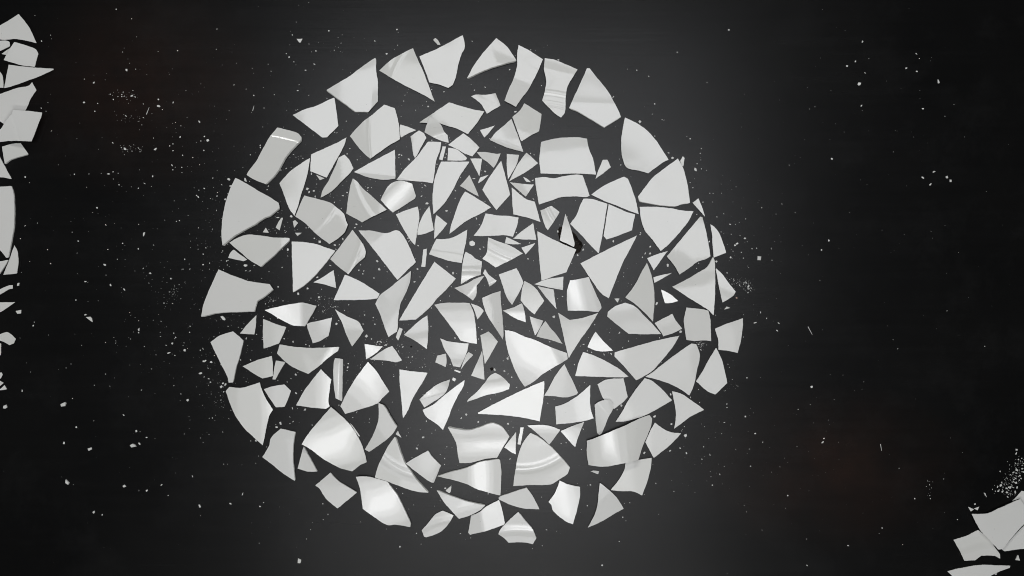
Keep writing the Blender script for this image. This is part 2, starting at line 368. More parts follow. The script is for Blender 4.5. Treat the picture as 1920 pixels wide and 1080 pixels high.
('11', '1145,590 1200,620 1285,700 1275,745 1180,780 1070,800 1000,825 875,868 880,850 960,780 1040,690 1090,620', {'c': (-5, 100, -1), 't': (0, -0.02)}, 'bright broken-glaze shard with a ragged glare beside a tiny pit'),
('11', '1022,380 1032,480 1045,663 915,622 970,500', {'t': (0, -0.03), 'c': (-0.4, 0, 0)}, 'thin tall triangular shard leaning on a slim five-sided shard'),
('11', '1080,203 1120,240 1170,300 1110,410 1045,518 1030,420 1015,330 1003,240', {'t': (0, -0.01), 'c': (-0.4, 0, 0)}, 'slim five-sided shard next to a thin tall triangle'),
('11', '625,268 700,295 800,310 897,318 880,400 815,545 750,535 720,460 670,380', {'c': (4, 90, 0)}, 'funnel-shaped shard bright across its middle'),
('11', '895,393 940,425 870,500 815,570 840,500 870,420', {'t': (0, -0.025)}, 'slender sliver against the funnel-shaped shard'),
('11', '600,430 685,412 690,500 680,542 580,497', {'t': (0, -0.025), 'c': (-0.4, 0, 0)}, 'small blocky shard beside the funnel-shaped shard'),
('11', '510,52 518,150 515,280 503,375 400,300 285,238 370,160 450,90', {'c': (-2, 120, -1), 't': (0, -0.02)}, 'sail-like triangular shard with a rounded back'),
('8', '570,855 650,838 800,835 905,838 940,920 960,1030 975,1225 900,1215 820,1195 740,1080 650,960', {'c': (-1, 90, 0), 't': (0, 0.02)}, 'tall apron-shaped shard whose lower end shines white'),
('8', '912,840 1000,875 1038,915 1010,960 975,997 950,920', {}, 'small angular shard attached to the side of the apron-shaped shard'),
('8', '1195,722 1195,800 1210,950 1222,1130 1215,1190 1180,1130 1100,1010 1055,930 1030,850 1018,790 1100,755', {'c': (-3.5, 5, 0), 'fold': [(1120, 1100, 1105, 740, -0.2, 2.5)], 't': (0, 0.02)}, 'dagger-like grey shard with a lengthwise fold'),
('8', '575,450 650,510 778,610 700,700 600,800 530,885 400,998 240,1008 350,820 470,620', {'c': (0.3, 0, 0), 't': (0, -0.022)}, 'long plain slab-like shard with straight sides'),
('8', '360,535 350,630 320,720 280,800 255,860 240,950 230,1080 225,1110 145,1163 110,1080 70,960 20,850 60,770 150,700 260,610', {'c': (2.2, 40, 0.2), 'fold': [(215, 900, 345, 560, 0.1, 4)], 't': (-0.02, 0.02)}, 'boomerang-shaped shard beside the long plain slab'),
('7', '1510,160 1620,160 1780,185 1860,158 1900,165 1950,230 2000,330 2055,460 1970,540 1880,630 1780,500 1640,320', {'c': (1.6, 30, 0.6), 't': (0.02, 0), 'fold': [(1780, 170, 1640, 330, -0.06, 2)]}, 'broad flat shard with chipped glaze along one side'),
('7', '1385,572 1500,620 1620,690 1715,755 1695,800 1560,812 1278,815 1330,700', {'c': (0.5, 0, 0), 't': (-0.02, -0.02)}, 'plain wedge shard with a straight base and blunt nose'),
('7', '1282,528 1308,705 1200,670 1088,648 1190,590', {'t': (-0.02, 0)}, 'small sharp triangle near the plain wedge shard'),
('7', '888,262 1000,268 1110,285 1200,315 1300,350 1230,440 1130,560 1040,650 960,710 900,745 897,600 890,400', {'c': (0.5, 0, 0.2), 't': (-0.02, 0), 'e': (0.8, 1.5)}, 'large flat three-cornered shard touching a shard with a ridge'),
('7', '1460,152 1500,205 1545,265 1585,350 1580,410 1500,480 1420,575 1340,515 1245,432 1310,350 1390,245', {'ring': [(742, 70, 821, 20, 0.0005)], 'c': (-1.5, 30, 0), 't': (0.05, 0)}, 'ridged shard like a shell wedge touching the flat three-cornered one'),
('4', '1005,732 1130,765 1250,800 1320,850 1380,905 1400,960 1420,1010 1390,1080 1340,1130 1245,1192 1160,1130 1100,1080 1020,1000 920,930 960,830', {'ring': [(170, 83, 1356, 24, 0.0006)], 'c': (-2.2, 40, 0), 't': (0.045, 0)}, 'big shard with a ridge and a glossy rounded end'),
('7', '300,275 390,225 470,200 580,205 720,225 872,230 875,250 800,320 730,390 600,503 500,445 400,360', {'over': 1, 'c': (-1, 0, -0.5), 'e': (2, 2)}, 'four-sided grey rim shard with thick broken lower edges'),
('7', '205,523 300,565 380,595 500,635 690,662 725,710 660,765 575,820 545,920 400,925 200,935 38,970 60,860 110,730', {'c': (-0.8, 0, -0.4), 't': (0.05, 0), 'e': (2.5, 2)}, 'large flared shard with a curved outer edge, standing alone on the rim'),
('4', '365,568 450,610 600,700 700,755 775,805 785,850 700,920 640,945 540,1010 410,1080 330,1130 237,1205 230,1080 245,920 280,770 320,660', {'c': (-0.8, 0, -0.4), 't': (0.05, 0.02), 'e': (2, 2.5)}, 'large axe-head shaped shard with a curved outer edge on the rim'),
('4', '755,95 860,120 950,150 985,185 985,210 900,300 840,370 790,460 730,550 645,632 550,595 463,545 480,515 560,410 620,300 690,180', {'c': (-0.8, 60, 0), 'fold': [(930, 240, 690, 185, -0.22, 1.4)], 'e': (2.2, 2), 't': (0.02, 0.02), 'ring': [(363, 2163, 2001, 11, 0.0004)], 'part': False}, 'long tile-like rim shard with a folded lip at one end'),
('4', '1062,378 1050,470 1020,600 980,720 950,830 915,930 860,850 820,740 772,620 860,520 950,450', {'c': (0.6, 90, 0), 't': (-0.02, 0)}, 'leaf-shaped shard standing beside a big shard with a glossy end'),
('4', '1405,188 1380,270 1310,400 1215,572 1140,540 1060,510 1068,350 1200,290 1320,235', {'c': (0.3, 0, 0.2), 't': (-0.01, 0.005)}, 'bright flat pointed shard with a little chip below'),
('4', '1385,347 1430,400 1470,480 1440,520 1350,610 1260,700 1155,760 1175,690 1230,600 1300,450 1330,375', {'t': (0.02, -0.02)}, 'feather-shaped shard with crumbs along one long edge'),
('1', '1755,733 1855,765 1880,850 1895,920 1905,1060 1800,1120 1625,1245 1550,1180 1430,1030 1480,970 1560,890 1640,830', {'c': (0.6, 0, 0.4), 'ring': [(3200, 1000, 1590, 11, 0.0005)], 'part': False, 'fold': [(1590, 840, 1610, 1240, -0.07, 9)], 't': (0, 0)}, 'big bright hexagonal shard with a thin bent stripe'),
('4', '1858,302 1862,580 1750,590 1600,565 1468,515 1580,450 1720,375', {'c': (0.4, 0, 0.2), 'fold': [(1460, 520, 1860, 560, 0.25, 1.2)], 't': (0, 0)}, 'bright sail-shaped shard with a thin lit lower rim'),
('4', '1460,570 1500,600 1550,660 1630,730 1785,870 1640,940 1550,988 1470,945 1398,905 1410,800 1435,650', {'ring': [(2300, 400, 856, 24, 0.0005)], 'c': (-1.5, 0, 0), 't': (0.07, 0)}, 'grey shard with a pale curved ridge and a horn tip'),
('5', '235,598 300,602 370,625 405,740 390,765 185,898 140,855 70,780 110,700 155,635', {'c': (-7, 140, 0), 't': (-0.08, 0.14)}, 'rounded glossy shard with a white star-like glare'),
('5', '420,835 435,920 425,1010 410,1100 395,1205 360,1170 290,1060 210,910 320,865', {'c': (0.5, 0, 0), 't': (0, 0)}, 'bright fang-shaped shard beside a curved blade of the same size'),
('5', '528,830 550,950 570,1060 500,1090 415,1110 410,1080 430,1000 470,910', {'c': (0.5, 0, 0), 't': (0, 0)}, 'curved blade-shaped shard between a fang and a small triangle'),
('5', '590,910 640,950 697,995 640,1070 570,1145 575,1000', {}, 'small grey triangle beside a curved blade-shaped shard'),
('5', '515,228 640,230 630,300 590,420 575,540 560,622 480,610 350,600 215,590 300,480 400,380 460,300', {'c': (0.5, 0, 0.3), 't': (0, 0)}, 'wide flat trapezoid shard with a slanted edge near the small rod'),
('5', '430,125 480,150 502,195 470,250 390,400 375,360 365,270 348,180', {'c': (-3, 0, 0), 't': (0.05, 0.06)}, 'small grey spearhead shard against the wide flat trapezoid'),
('5', '250,68 330,90 405,122 330,155 258,195 245,130', {}, 'small triangle tucked against the big bright hexagonal shard'),
('5', '535,0 600,40 640,80 670,140 700,170 710,245 640,225 540,180 480,145 500,80', {'over': 1, 'c': (-2, 90, 0), 'fold': [(540, 190, 690, 150, 0.3, 1.5)], 't': (0.05, 0.03)}, 'small folded grey shard lying across a boat-shaped shard'),
('5', '845,150 900,190 1000,285 930,372 860,345 800,310 700,262 770,205', {'c': (-4, 35, 0), 't': (0, 0.02)}, 'small rounded oblong shard with pale diagonal stripes'),
('5', '650,270 685,270 650,410 615,400', {'th': 0.002}, 'short pale rod-like splinter next to the wide flat trapezoid'),
('5', '700,285 770,295 830,335 885,385 870,405 800,410 695,408', {'t': (0, 0)}, 'small bright quarter-round shard beside the short rod'),
('5', '635,415 760,415 905,415 870,470 820,540 770,640 715,740 650,830 565,915 555,800 560,680 580,560', {'c': (1.2, 60, 0), 't': (-0.01, 0)}, 'long scimitar-shaped shard with a flat upper end'),
('5', '965,328 1060,328 1160,345 1198,340 1170,410 1130,480 1070,425 1010,380', {'t': (0, 0.11)}, 'small grey three-pointed shard above a bright kite'),
('5', '905,385 1025,385 1010,470 995,560 960,490', {'t': (0, 0)}, 'small narrow inverted triangle with a clean straight edge'),
('5', '1145,75 1100,130 1042,195 1020,165 997,122 1070,100', {}, 'tiny arrow-like shard alone in a gap'),
('5', '1295,15 1340,130 1380,240 1408,330 1330,310 1220,275 1088,215 1140,150 1220,80', {'c': (-0.8, 90, 0), 'fold': [(1090, 195, 1400, 310, 0.2, 1.2)], 't': (0, 0)}, 'triangular shard with a bright turned edge next to a pentagon shard'),
('2', '1415,718 1480,760 1578,820 1570,900 1555,985 1470,1030 1390,1080 1375,1060 1350,985 1300,850 1370,790', {'c': (-0.3, 0, 0), 'fold': [(1350, 985, 1470, 1050, -0.12, 1.5)], 't': (0, 0)}, 'grey pentagon shard with a lit lower corner'),
('2', '912,655 960,640 1060,640 1148,625 1175,690 1195,745 1065,822 1040,780 1000,720', {'c': (-4, 50, 2)}, 'small scoop-shaped shard with a pointed handle'),
('5', '1250,345 1370,355 1350,430 1310,510 1262,585 1250,480', {'t': (0, 0.12)}, 'small narrow wedge shard paired with a bright pointed one'),
('5', '1435,330 1500,385 1545,432 1470,490 1380,545 1270,605 1300,540 1360,430', {'t': (0, 0)}, 'bright pointed small shard fanning out beside a narrow wedge'),
('5', '1570,232 1700,200 1830,188 1920,188 2003,200 2020,290 2060,390 2090,540 2000,535 1900,530 1720,535 1565,528 1553,400', {'c': (-0.8, 90, 0), 't': (0, 0)}, 'large rectangular shard, grey above and bright below a curved line'),
('5', '1510,570 1600,562 1690,572 1800,550 1900,538 1965,545 1990,620 2030,735 2000,750 1900,745 1760,752 1660,785 1550,822 1530,720', {'c': (-1.6, 5, 0), 't': (-0.02, 0), 'e': (2, 0)}, 'saddle-backed oblong shard along the large rectangular shard'),
('6', '500,395 545,397 578,468 500,530 428,582 460,490', {'t': (0, 0)}, 'small bright arrowhead chip of plate in an open gap'),
('6', '700,555 735,575 770,660 810,780 838,910 760,885 640,835 520,790 388,728 470,665 580,605', {'c': (1.2, 20, 0), 't': (-0.01, 0)}, 'shark-tooth shard leaning over a split pair of bright shards'),
('6', '318,760 400,765 500,795 545,810 530,900 500,1090 462,1280 400,1220 300,1110 190,1000 250,920 280,840', {'c': (0.3, 0, 0.2), 't': (-0.01, 0)}, 'very bright flat shard forming one half of a split pair'),
('6', '552,812 640,850 720,885 805,910 790,980 775,1060 650,1110 530,1150 505,1115 522,1000', {'c': (0.3, 0, 0.2), 't': (-0.012, 0.004)}, 'very bright flat pentagon shard, smaller half of a split pair'),
('9', '822,205 770,310 690,460 620,630 555,800 485,755 400,640 287,470 420,400 600,310', {'c': (0.3, 0, 0.2), 't': (-0.01, 0)}, 'large bright flat triangular shard with a blunt tip'),
('8', '1798,0 1840,110 1887,280 1882,320 1745,256 1765,150', {'t': (0, 0.075)}, 'tall narrow grey spike of a shard over a black gouge'),
('8', '1535,165 1700,250 1905,340 1860,440 1830,510 1810,555 1700,590 1575,635 1555,450', {'c': (0.3, 0, 0.2), 't': (0, 0)}, 'large bright flat shard beside the black gouge in the table'),
('5', '1562,875 1670,828 1748,888 1700,970 1635,1062 1610,1030', {'c': (-3, 20, 0), 'ring': [(2400, 500, 840, 14, 0.0005)], 'part': False, 't': (0, 0.07)}, 'small grey tooth with pale stripes beside the gouge'),
('5', '1295,655 1360,710 1440,770 1515,790 1540,880 1570,985 1450,945 1310,912 1300,780', {'c': (0.3, 0, 0.2), 't': (0, 0)}, 'bright flat four-sided shard with a notched slanted edge'),
('5', '1275,608 1380,622 1508,632 1470,690 1430,748 1350,680', {'c': (-5, 20, 0), 't': (0, 0.08)}, 'small streaky triangle above a bright notched shard'),
('5', '1200,405 1225,500 1255,610 1285,730 1220,800 1155,875 1090,790 1020,680 1070,590 1130,500', {'c': (0.5, 0, 0), 't': (0, 0.02)}, 'tall bright diamond-shaped shard'),
('5', '860,692 960,750 1110,845 1000,910 880,970 710,1100 730,1010 770,890 810,780', {'c': (0.8, 0, 0), 't': (-0.01, 0)}, 'long-tailed triangular shard below a small grey triangle'),
('5', '900,540 940,620 995,750 930,715 810,645 860,590', {'t': (0, 0.09), 'c': (-2, 0, 0)}, 'small grey triangle set against a long-tailed shard'),
('8', '1050,0 1180,20 1280,25 1365,40 1350,120 1310,222 1230,208 1080,215 935,215 1000,130 1030,60', {'c': (0.8, 0, 0.6), 't': (0, 0)}, 'bright shard shaped like an open book page'),
('8', '1500,90 1530,250 1420,248 1305,240 1400,160', {'c': (-1, 0, 0), 't': (-0.01, -0.01)}, 'small triangle at the corner of the page-shaped shard'),
('8', '1245,218 1310,250 1395,290 1310,292 1230,285', {}, 'tiny bright sliver under the page-shaped shard'),
('8', '1525,275 1480,330 1425,390 1385,322 1450,300', {'t': (0, 0)}, 'tiny barbed triangle beside a large bright flat shard'),
('8', '1075,225 1180,265 1300,310 1405,378 1290,440 1145,510 1080,465 1020,425 1060,370', {'ring': [(1600, -500, 965, 22, 0.00045)], 'c': (-2.5, 55, 0), 't': (0, 0.05)}, 'grey oblong shard with two pale ridges'),
('8', '1050,580 1010,630 970,680 970,760 935,820 860,765 755,700 860,665 960,610', {'c': (-3, 40, 0), 'fold': [(1040, 590, 880, 770, 0.25, 2.5)], 't': (0.05, 0.02), 'over': 1}, 'dark grey pointed shard folded along its length'),
('8', '1045,520 1090,580 1160,632 1130,665 1090,688 1060,610 1025,560', {'c': (-3, 0, 0), 'fold': [(1085, 670, 1150, 640, -0.4, 1)], 't': (0.05, 0)}, 'small grey hooked fragment next to the folded pointed shard'),
('8', '470,335 505,325 500,400 490,508 450,505', {'th': 0.0022}, 'short grey rod-like splinter alone in a gap'),
('8', '1345,512 1380,580 1410,650 1370,740 1300,862 1250,790 1215,690 1175,572 1260,540', {'c': (0.5, 0, 0), 't': (0, 0)}, 'bright tongue-shaped shard beside a grey five-sided one'),
('8', '1415,630 1480,665 1530,710 1605,820 1560,880 1510,950 1440,890 1378,815 1390,720', {'c': (-0.8, 0, 0), 't': (0.02, 0.03)}, 'grey five-sided shard beside the bright tongue-shaped shard'),
('8', '1785,592 1778,722 1640,695 1505,665 1610,620', {'t': (0, 0)}, 'small flat wedge under a large bright shard'),
('8', '1535,680 1690,712 1718,902 1620,790', {'t': (0.01, 0)}, 'small narrow triangle hanging below a flat wedge'),
('8', '1395,840 1420,920 1432,1025 1340,990 1210,912 1310,880', {'c': (-2, 0, 0), 'fold': [(1220, 930, 1430, 930, -0.055, 1.5)], 't': (0, 0)}, 'small triangular shard with a brilliant white lower edge'),
('9', '190,628 280,612 368,595 390,650 430,740 485,860 490,890 460,928 330,915 170,915 160,740', {'c': (-6, 15, 0), 't': (0, 0.07)}, 'shiny curved shard with long vertical white streaks'),
('12', '78,28 190,98 320,75 460,30 380,160 280,300 180,460 150,340 110,160', {'c': (0.5, 45, 0), 't': (0, 0)}, 'large shard like a swallow tail with a long point'),
('11', '1463,62 1595,105 1560,180 1515,250 1485,150', {'c': (-4, 30, 0)}, 'tiny inverted triangle with a dull streak beside its twin'),
('11', '1610,103 1660,170 1720,240 1778,325 1650,285 1525,255 1560,180', {'c': (-1, 0, 0)}, 'small slanting triangle close to the swallow-tail shard'),
('12', '430,205 510,300 600,388 520,395 440,390 355,355 385,280', {'c': (-1.8, 90, 0), 't': (0.05, 0.03)}, 'small rounded triangle with a bright lower edge'),
('12', '545,20 620,-35 710,-65 800,-30 880,50 960,130 1050,232 900,235 740,230 650,160 535,65', {'c': (-0.6, 130, 0), 't': (0, 0)}, 'large grey wing-shaped shard with a small blemish'),
('9', '912,458 940,530 970,640 985,800 970,1020 900,943 800,853 705,788 790,680 860,550', {'c': (-0.5, 10, 0), 't': (-0.07, 0)}, 'grey curved fin shard on the wing-shaped shard side'),
('12', '1150,38 1190,110 1245,180 1180,215 1065,255 1040,210 980,128 1060,85', {'t': (0.02, 0)}, 'small square-ended shard between wing-shaped and rectangular shards'),
('9', '1112,350 1060,420 975,540 945,480 910,420 1000,385', {'c': (-2, 40, 0)}, 'small barbed triangle touching the kite-shaped rim shard'),
('9', '1155,555 1080,600 980,655 968,600 1060,575', {'t': (0, 0)}, 'small thin spike beside the grey curved fin'),
('9', '1042,710 1120,750 1210,822 1150,840 1080,845 1060,780', {'c': (-2, 60, 0), 't': (0.1, 0.07)}, 'small lone triangle with a shining edge in an open gap'),
('7', '640,905 780,870 880,850 990,835 1060,848 1130,865 1090,940 1050,1000 1015,1060 900,1050 780,990 700,940', {'c': (1.5, 20, 0.5), 'fold': [(1005, 1060, 1000, 820, 0.35, 1.5)], 't': (-0.12, 0.05), 'e': (1.5, 1)}, 'bird-like folded shard with a square white glare'),
('10', '620,85 730,130 840,165 810,240 770,320 690,350 625,368 618,220', {'c': (-1, 0, 0), 't': (-0.02, 0), 'e': (0, 1.5)}, 'plain trapezoid shard below the bird-like folded shard'),
('10', '1268,75 1255,160 1235,250 1150,300 1085,320 1050,220 1015,130 1140,105', {'c': (-0.6, 0, 0), 't': (0, -0.02)}, 'plain cup-shaped shard near a patch of fine dust'),
('10', '1290,-5 1400,60 1515,115 1565,200 1510,280 1455,352 1400,240 1360,130', {'c': (-0.6, 0, 0), 't': (-0.01, -0.02)}, 'hooked claw-shaped shard beside the dust patch'),
('10', '560,48 555,140 540,238 400,228 480,130', {'t': (-0.02, 0)}, 'small right-angled triangle beside a funnel-like rim shard'),
('10', '340,203 400,250 440,290 410,420 370,550 340,690 300,690 290,640 220,500 125,305 220,240', {'c': (-0.6, 0, -0.3), 't': (0.02, 0), 'e': (1.5, 0.5)}, 'long tapering guitar-pick shard with a blunt narrow end on the rim'),
('10', '705,432 715,520 715,625 615,650 530,600 427,532 560,475', {'t': (-0.02, -0.01)}, 'pointed grey shard pressed against a narrow wedge'),
('10', '738,475 832,490 785,570 735,660 704,660 722,560', {'t': (0.02, -0.01)}, 'narrow wedge pressed against a pointed grey shard'),
('10', '775,325 900,345 1080,358 1340,350 1330,385 1240,450 1150,530 1050,605 920,550 830,490 750,410', {'c': (-2, 15, 0), 'fold': [(1130, 560, 1270, 340, -0.12, 2)], 't': (0, -0.02)}, 'boat-hull shaped shard with one pointed bow'),
('13', '310,170 410,180 500,160 595,128 610,190 650,280 715,390 680,450 655,560 622,725 540,650 440,550 350,410 275,210', {'c': (-2.6, 0, -0.3), 't': (-0.08, 0)}, 'large curved rim shard glinting white along its inner edge'),
('13', '625,195 720,165 820,150 885,210 860,280 825,365 740,368 680,280', {'c': (-0.5, 0, 0), 't': (-0.02, -0.02)}, 'small hexagonal plain shard inside the large curved rim shard'),
('13', '1165,5 1260,105 1245,210 1235,300 1245,360 1210,383 1080,370 930,348 1000,220 1080,110', {'c': (-3, 0, -0.3), 't': (-0.07, 0)}, 'fan-shaped plain shard glinting near its straight side'),
('10', '1295,450 1370,460 1365,700 1360,865 1300,835 1282,680 1282,500', {'th': 0.0028, 'e': (1, 0), 'fold': [(1335, 870, 1345, 440, -0.5, 1)]}, 'long upright bar-shaped shard seen on its broken edge'),
('10', '1605,485 1680,570 1750,680 1805,770 1740,830 1695,880 1550,930 1390,980 1345,905 1400,790 1490,640', {'c': (2, 120, -1.5), 't': (-0.06, 0)}, 'large shard with a patchy glare and bruised glaze'),
('10', '1570,320 1660,335 1745,345 1680,410 1585,470 1578,400', {'c': (-3, 60, 0), 't': (-0.1, 0.03)}, 'small brilliant triangle beside a pile of crumbs'),
('11', '180,338 230,410 275,478 220,495 110,478 -30,470 20,430 100,375', {'c': (-1, 0, 0), 'e': (0, 1.5)}, 'low triangular shard beside a brilliant little one'),
('11', '245,557 330,572 515,590 460,690 380,820 320,960 280,1025 265,850 248,680', {'c': (0.5, 80, 0), 't': (-0.03, -0.015)}, 'long icicle-shaped shard brightening toward its point'),
('11', '860,655 850,710 800,800 745,910 700,1030 655,1130 600,1080 490,1000 460,940 560,890 680,790', {'c': (0.3, 60, 0), 't': (-0.02, 0), 'over': 1}, 'long bright wedge shard with a needle tip'),
('13', '1260,358 1330,420 1430,520 1520,660 1570,780 1595,880 1530,910 1460,965 1340,930 1180,840 1080,760 990,705 1040,620 1120,520', {'c': (3.0, 130, 1.8), 't': (-0.11, -0.03), 'e': (0.8, -0.8)}, 'very large glaring bowl shard with a silvery grey corner'),
('13', '1702,305 1760,350 1800,420 1878,545 1840,610 1750,690 1610,788 1570,765 1620,680 1670,580 1705,460', {'c': (-3, 50, 0), 't': (0.05, 0.06), 'e': (2.5, -1.5)}, 'crescent claw shard with a deep shadow along its outer edge'),
('13', '1000,728 1060,840 1130,970 1040,970 942,942 970,830', {'e': (2, -0.5), 't': (0.03, 0)}, 'plain tall triangle beside the very large bowl shard'),
('13', '785,562 925,592 910,700 905,850 925,1055 820,990 720,910 615,830 680,720 695,650', {'c': (-0.6, 0, 0), 'fold': [(915, 640, 690, 640, -0.22, 1.4)], 'e': (2, 0), 't': (0, -0.02), 'ring': [(795, 2640, 2000, 11, 0.0004)], 'part': False}, 'tall plain rim shard with a folded top edge'),
('16', '800,225 860,290 950,350 1055,410 960,490 870,562 780,490 730,430 700,380 657,345', {'c': (1.8, 60, 0), 't': (0.02, -0.06), 'e': (0.8, -1)}, 'plain butterfly-wing rim shard away from the bowl shards'),
('15', '420,335 470,305 540,290 580,300 600,340 590,390 550,460 520,540 490,610 465,630 445,610 430,480', {'over': 1, 'c': (-6, 20, 0), 'fold': [(450, 330, 560, 450, -0.15, 1)]}, 'narrow streaked shard lying over a plain four-sided one'),
('5', '1090,535 1030,590 975,628 1000,565', {}, 'small pointed splinter beside the tall diamond shard'),
('6', '1250,362 1268,380 1255,465 1245,465 1222,410', {}, 'small bone-like splinter outside the fan-shaped rim shard'),
('2', '580,105 610,130 633,175 605,175 558,125', {}, 'small grey splinter touching the bright trapezoid shard outside the rim'),
('9', '605,798 660,795 640,840', {}, 'tiny triangular splinter between the blunt-tipped and wing-shaped shards'),
('9', '1660,870 1700,885 1630,905', {}, 'thin triangular splinter near the peach-coloured crumb'),
('18', '530,215 560,208 620,212 610,245 580,235', {}, 'club-shaped splinter near the streaky bowl-wall shard'),
('17', '735,345 730,400 715,425 675,400', {}, 'drop-shaped splinter with a pointed tail near the long glare wedge'),
('10', '215,65 240,60 270,95 262,108 240,100', {}, 'oval splinter just outside the rim'),
('11', '760,560 825,585 815,600 755,575', {}, 'little rod splinter under the funnel-shaped shard'),
('11', '745,635 782,650 765,678 735,662', {}, 'little cube-like splinter near a needle-tipped wedge'),
('7', '645,130 675,185 612,180', {}, 'tiny triangular splinter between two large rim shards'),
('7', '895,75 920,60 950,90 910,140', {}, 'tiny rounded splinter next to the big ridged shard'),
('7', '915,182 988,180 940,215', {}, 'tiny flat triangle splinter under the big ridged shard'),
('4', '790,940 808,938 790,1010 775,1065 735,1035 760,985', {}, 'stubby grey rod beside the axe-head shard'),
('4', '1110,535 1200,574 1150,592', {}, 'tiny dark triangular splinter under the bright pointed shard'),
('5', '1400,555 1450,580 1480,612 1430,605', {}, 'tiny leaf splinter beside the saddle-backed oblong shard'),
('1', '928,115 992,115 970,155 958,155', {}, 'lone tiny triangle far outside the rim'),
('16', '495,1027 528,1045 520,1080 490,1080', {}, 'lone angular splinter well away from the circle'),
('13', '1425,505 1452,530 1535,645 1518,645', {}, 'needle-thin sliver along the very large bowl shard'),
('14', '230,580 270,658 208,618', {}, 'small three-cornered splinter at the crescent claw shard tip'),
('11', '245,165 280,180 235,298 210,265', {}, 'short thick rod splinter next to the boomerang-shaped shard'),
('8', '900,265 930,255 958,275 955,300 925,312 900,300', {'th': 0.003}, 'little rounded nugget alone near the page-shaped shard'),
('L4', '805,320 850,318 865,330 878,375 840,350', {}, 'lone fin-shaped splinter with a crumb, between the circle and the side heap'),
('L1', '190,87 260,170 310,250 360,363 180,325 50,330 0,325 -150,310 -120,250 0,200', {'c': (-0.5, 0, 0), 't': (0.03, 0)}, 'large tent-shaped shard in the side heap'),
('L1', '0,335 60,330 100,345 105,385 60,410 0,435 -60,420 -60,350', {'c': (-8, 90, 0)}, 'small rounded roll of a shard beneath the tent-shaped one'),
('L1', '150,350 260,380 345,415 372,455 350,530 335,583 220,570 50,522 75,470 110,410', {'over': 1, 'c': (-0.6, 0, 0)}, 'squarish shard with a clipped corner in the side heap'),
('L1', '90,560 250,580 400,592 520,598 520,608 400,665 250,720 120,765 45,782 65,680', {'c': (-0.6, 0, 0), 't': (0.02, 0.02)}, 'long pennant-shaped shard pointing out of the side heap'),
('L1', '0,610 35,665 42,780 0,778 -60,770 -60,620', {'c': (-5, 0, 0)}, 'curved shard end beside the pennant-shaped shard'),
('L2', '155,140 300,150 430,165 430,180 380,310 330,438 210,432 100,430 0,438 -60,430 -40,380 30,310 80,240 140,180', {'over': 1, 'fold': [(140, 180, 215, 440, -0.25, 2)], 'c': (0.6, 0, 0)}, 'folded bright shard lying on the broad shard of the side heap'),
('L2', '205,443 245,500 280,548 180,575 100,605 52,640 40,580 25,475 120,449', {'e': (0.5, 2), 'c': (-1, 0, 0)}, 'small four-sided shard with a thick concave edge in the side heap'),
('L2', '0,555 50,650 122,783 50,770 0,765 -60,750 -60,560', {}, 'plain pointed shard above the tall rounded shard of the side heap'),
('L2', '120,843 135,900 143,1000 145,1100 140,1240 120,1360 90,1520 70,1520 0,1440 -80,1400 -80,860 0,850', {'c': (-1.5, 0, 0), 'fold': [(110, 900, 0, 950, 0.12, 2)], 'e': (1.5, 0)}, 'tall rounded shard with a curved edge in the side heap'),
('L3', '145,445 175,500 185,600 170,718 35,730 90,600', {'c': (-3, 0, 0), 't': (0.05, 0)}, 'small curved wedge below the tall rounded shard'),
('L3', '90,583 50,650 0,725 -50,720 -50,610 0,600', {'e': (1, 1)}, 'thick-edged shard corner tucked beside the curved wedge'),
('L3', '95,825 135,820 135,855 100,860 0,918 -40,930 -40,880', {'th': 0.003}, 'finger-like bar of broken ceramic in the side heap'),
('L3', '155,980 80,1035 0,1080 -80,1080 -80,985', {}, 'flat thin triangle below the finger-like bar'),
('L3', '165,805 190,797 185,830 162,835', {}, 'tiny splinter at the end of the finger-like bar'),
('L4', '148,265 207,252 205,290 165,295', {}, 'tiny blocky splinter beside the flat thin triangle'),
('L4', '0,485 75,458 120,485 160,525 140,570 100,588 40,555 0,540 -40,530', {'c': (-1, 0, 0)}, 'rounded pebble-like shard at the edge of the side heap'),
('L4', '-20,565 18,565 15,680 0,690 -20,690', {}, 'narrow grey upright fragment below the pebble-like shard'),
('L4', '-30,842 25,838 35,860 15,900 -30,905', {}, 'small round-cornered fragment in the side heap'),
('L4', '-30,915 0,915 45,938 0,976 -30,976', {}, 'small pointed fragment in the side heap'),
('L4', '0,1000 50,955 75,998 0,1010 -40,1010', {}, 'small wedge fragment at the very end of the side heap'),
('R', '1700,828 1760,760 1850,660 1925,590 2000,560 2000,830 1925,820 1720,845', {'c': (-0.5, 0, 0)}, 'flat shard split along the big shard of the corner heap'),
('R', '1405,487 1550,482 1650,440 1865,345 1925,450 1925,560 1830,660 1700,820 1660,825 1570,730 1480,630', {'over': 1, 'c': (-0.5, 0, 0)}, 'big plain shard lying on top of the corner heap'),
('R', '1185,1028 1300,1000 1500,968 1650,972 1788,978 1785,998 1700,1025 1560,1090 1400,1150 1260,1095', {'c': (-0.8, 0, 0)}, 'long canoe-shaped shard below the corner heap'),
('R', '1860,875 1880,935 1832,930', {}, 'tiny fin-shaped splinter beside the corner heap'),
('R', '1385,425 1450,452 1415,475', {}, 'tiny triangular splinter at the tip of the corner heap'),
('R', '1535,295 1550,295 1570,350', {}, 'thin needle splinter near the spilled dust of the corner heap'),
('R', '1440,445 1500,425 1480,465', {}, 'tiny forked splinter at the tip of the corner heap'),
]


# ------------------------------------------------------------------ shard builder
def tile_px(tile, p):
    ox, oy = TILE[tile]
    return (ox + p[0] / 5.0, oy + p[1] / 5.0)

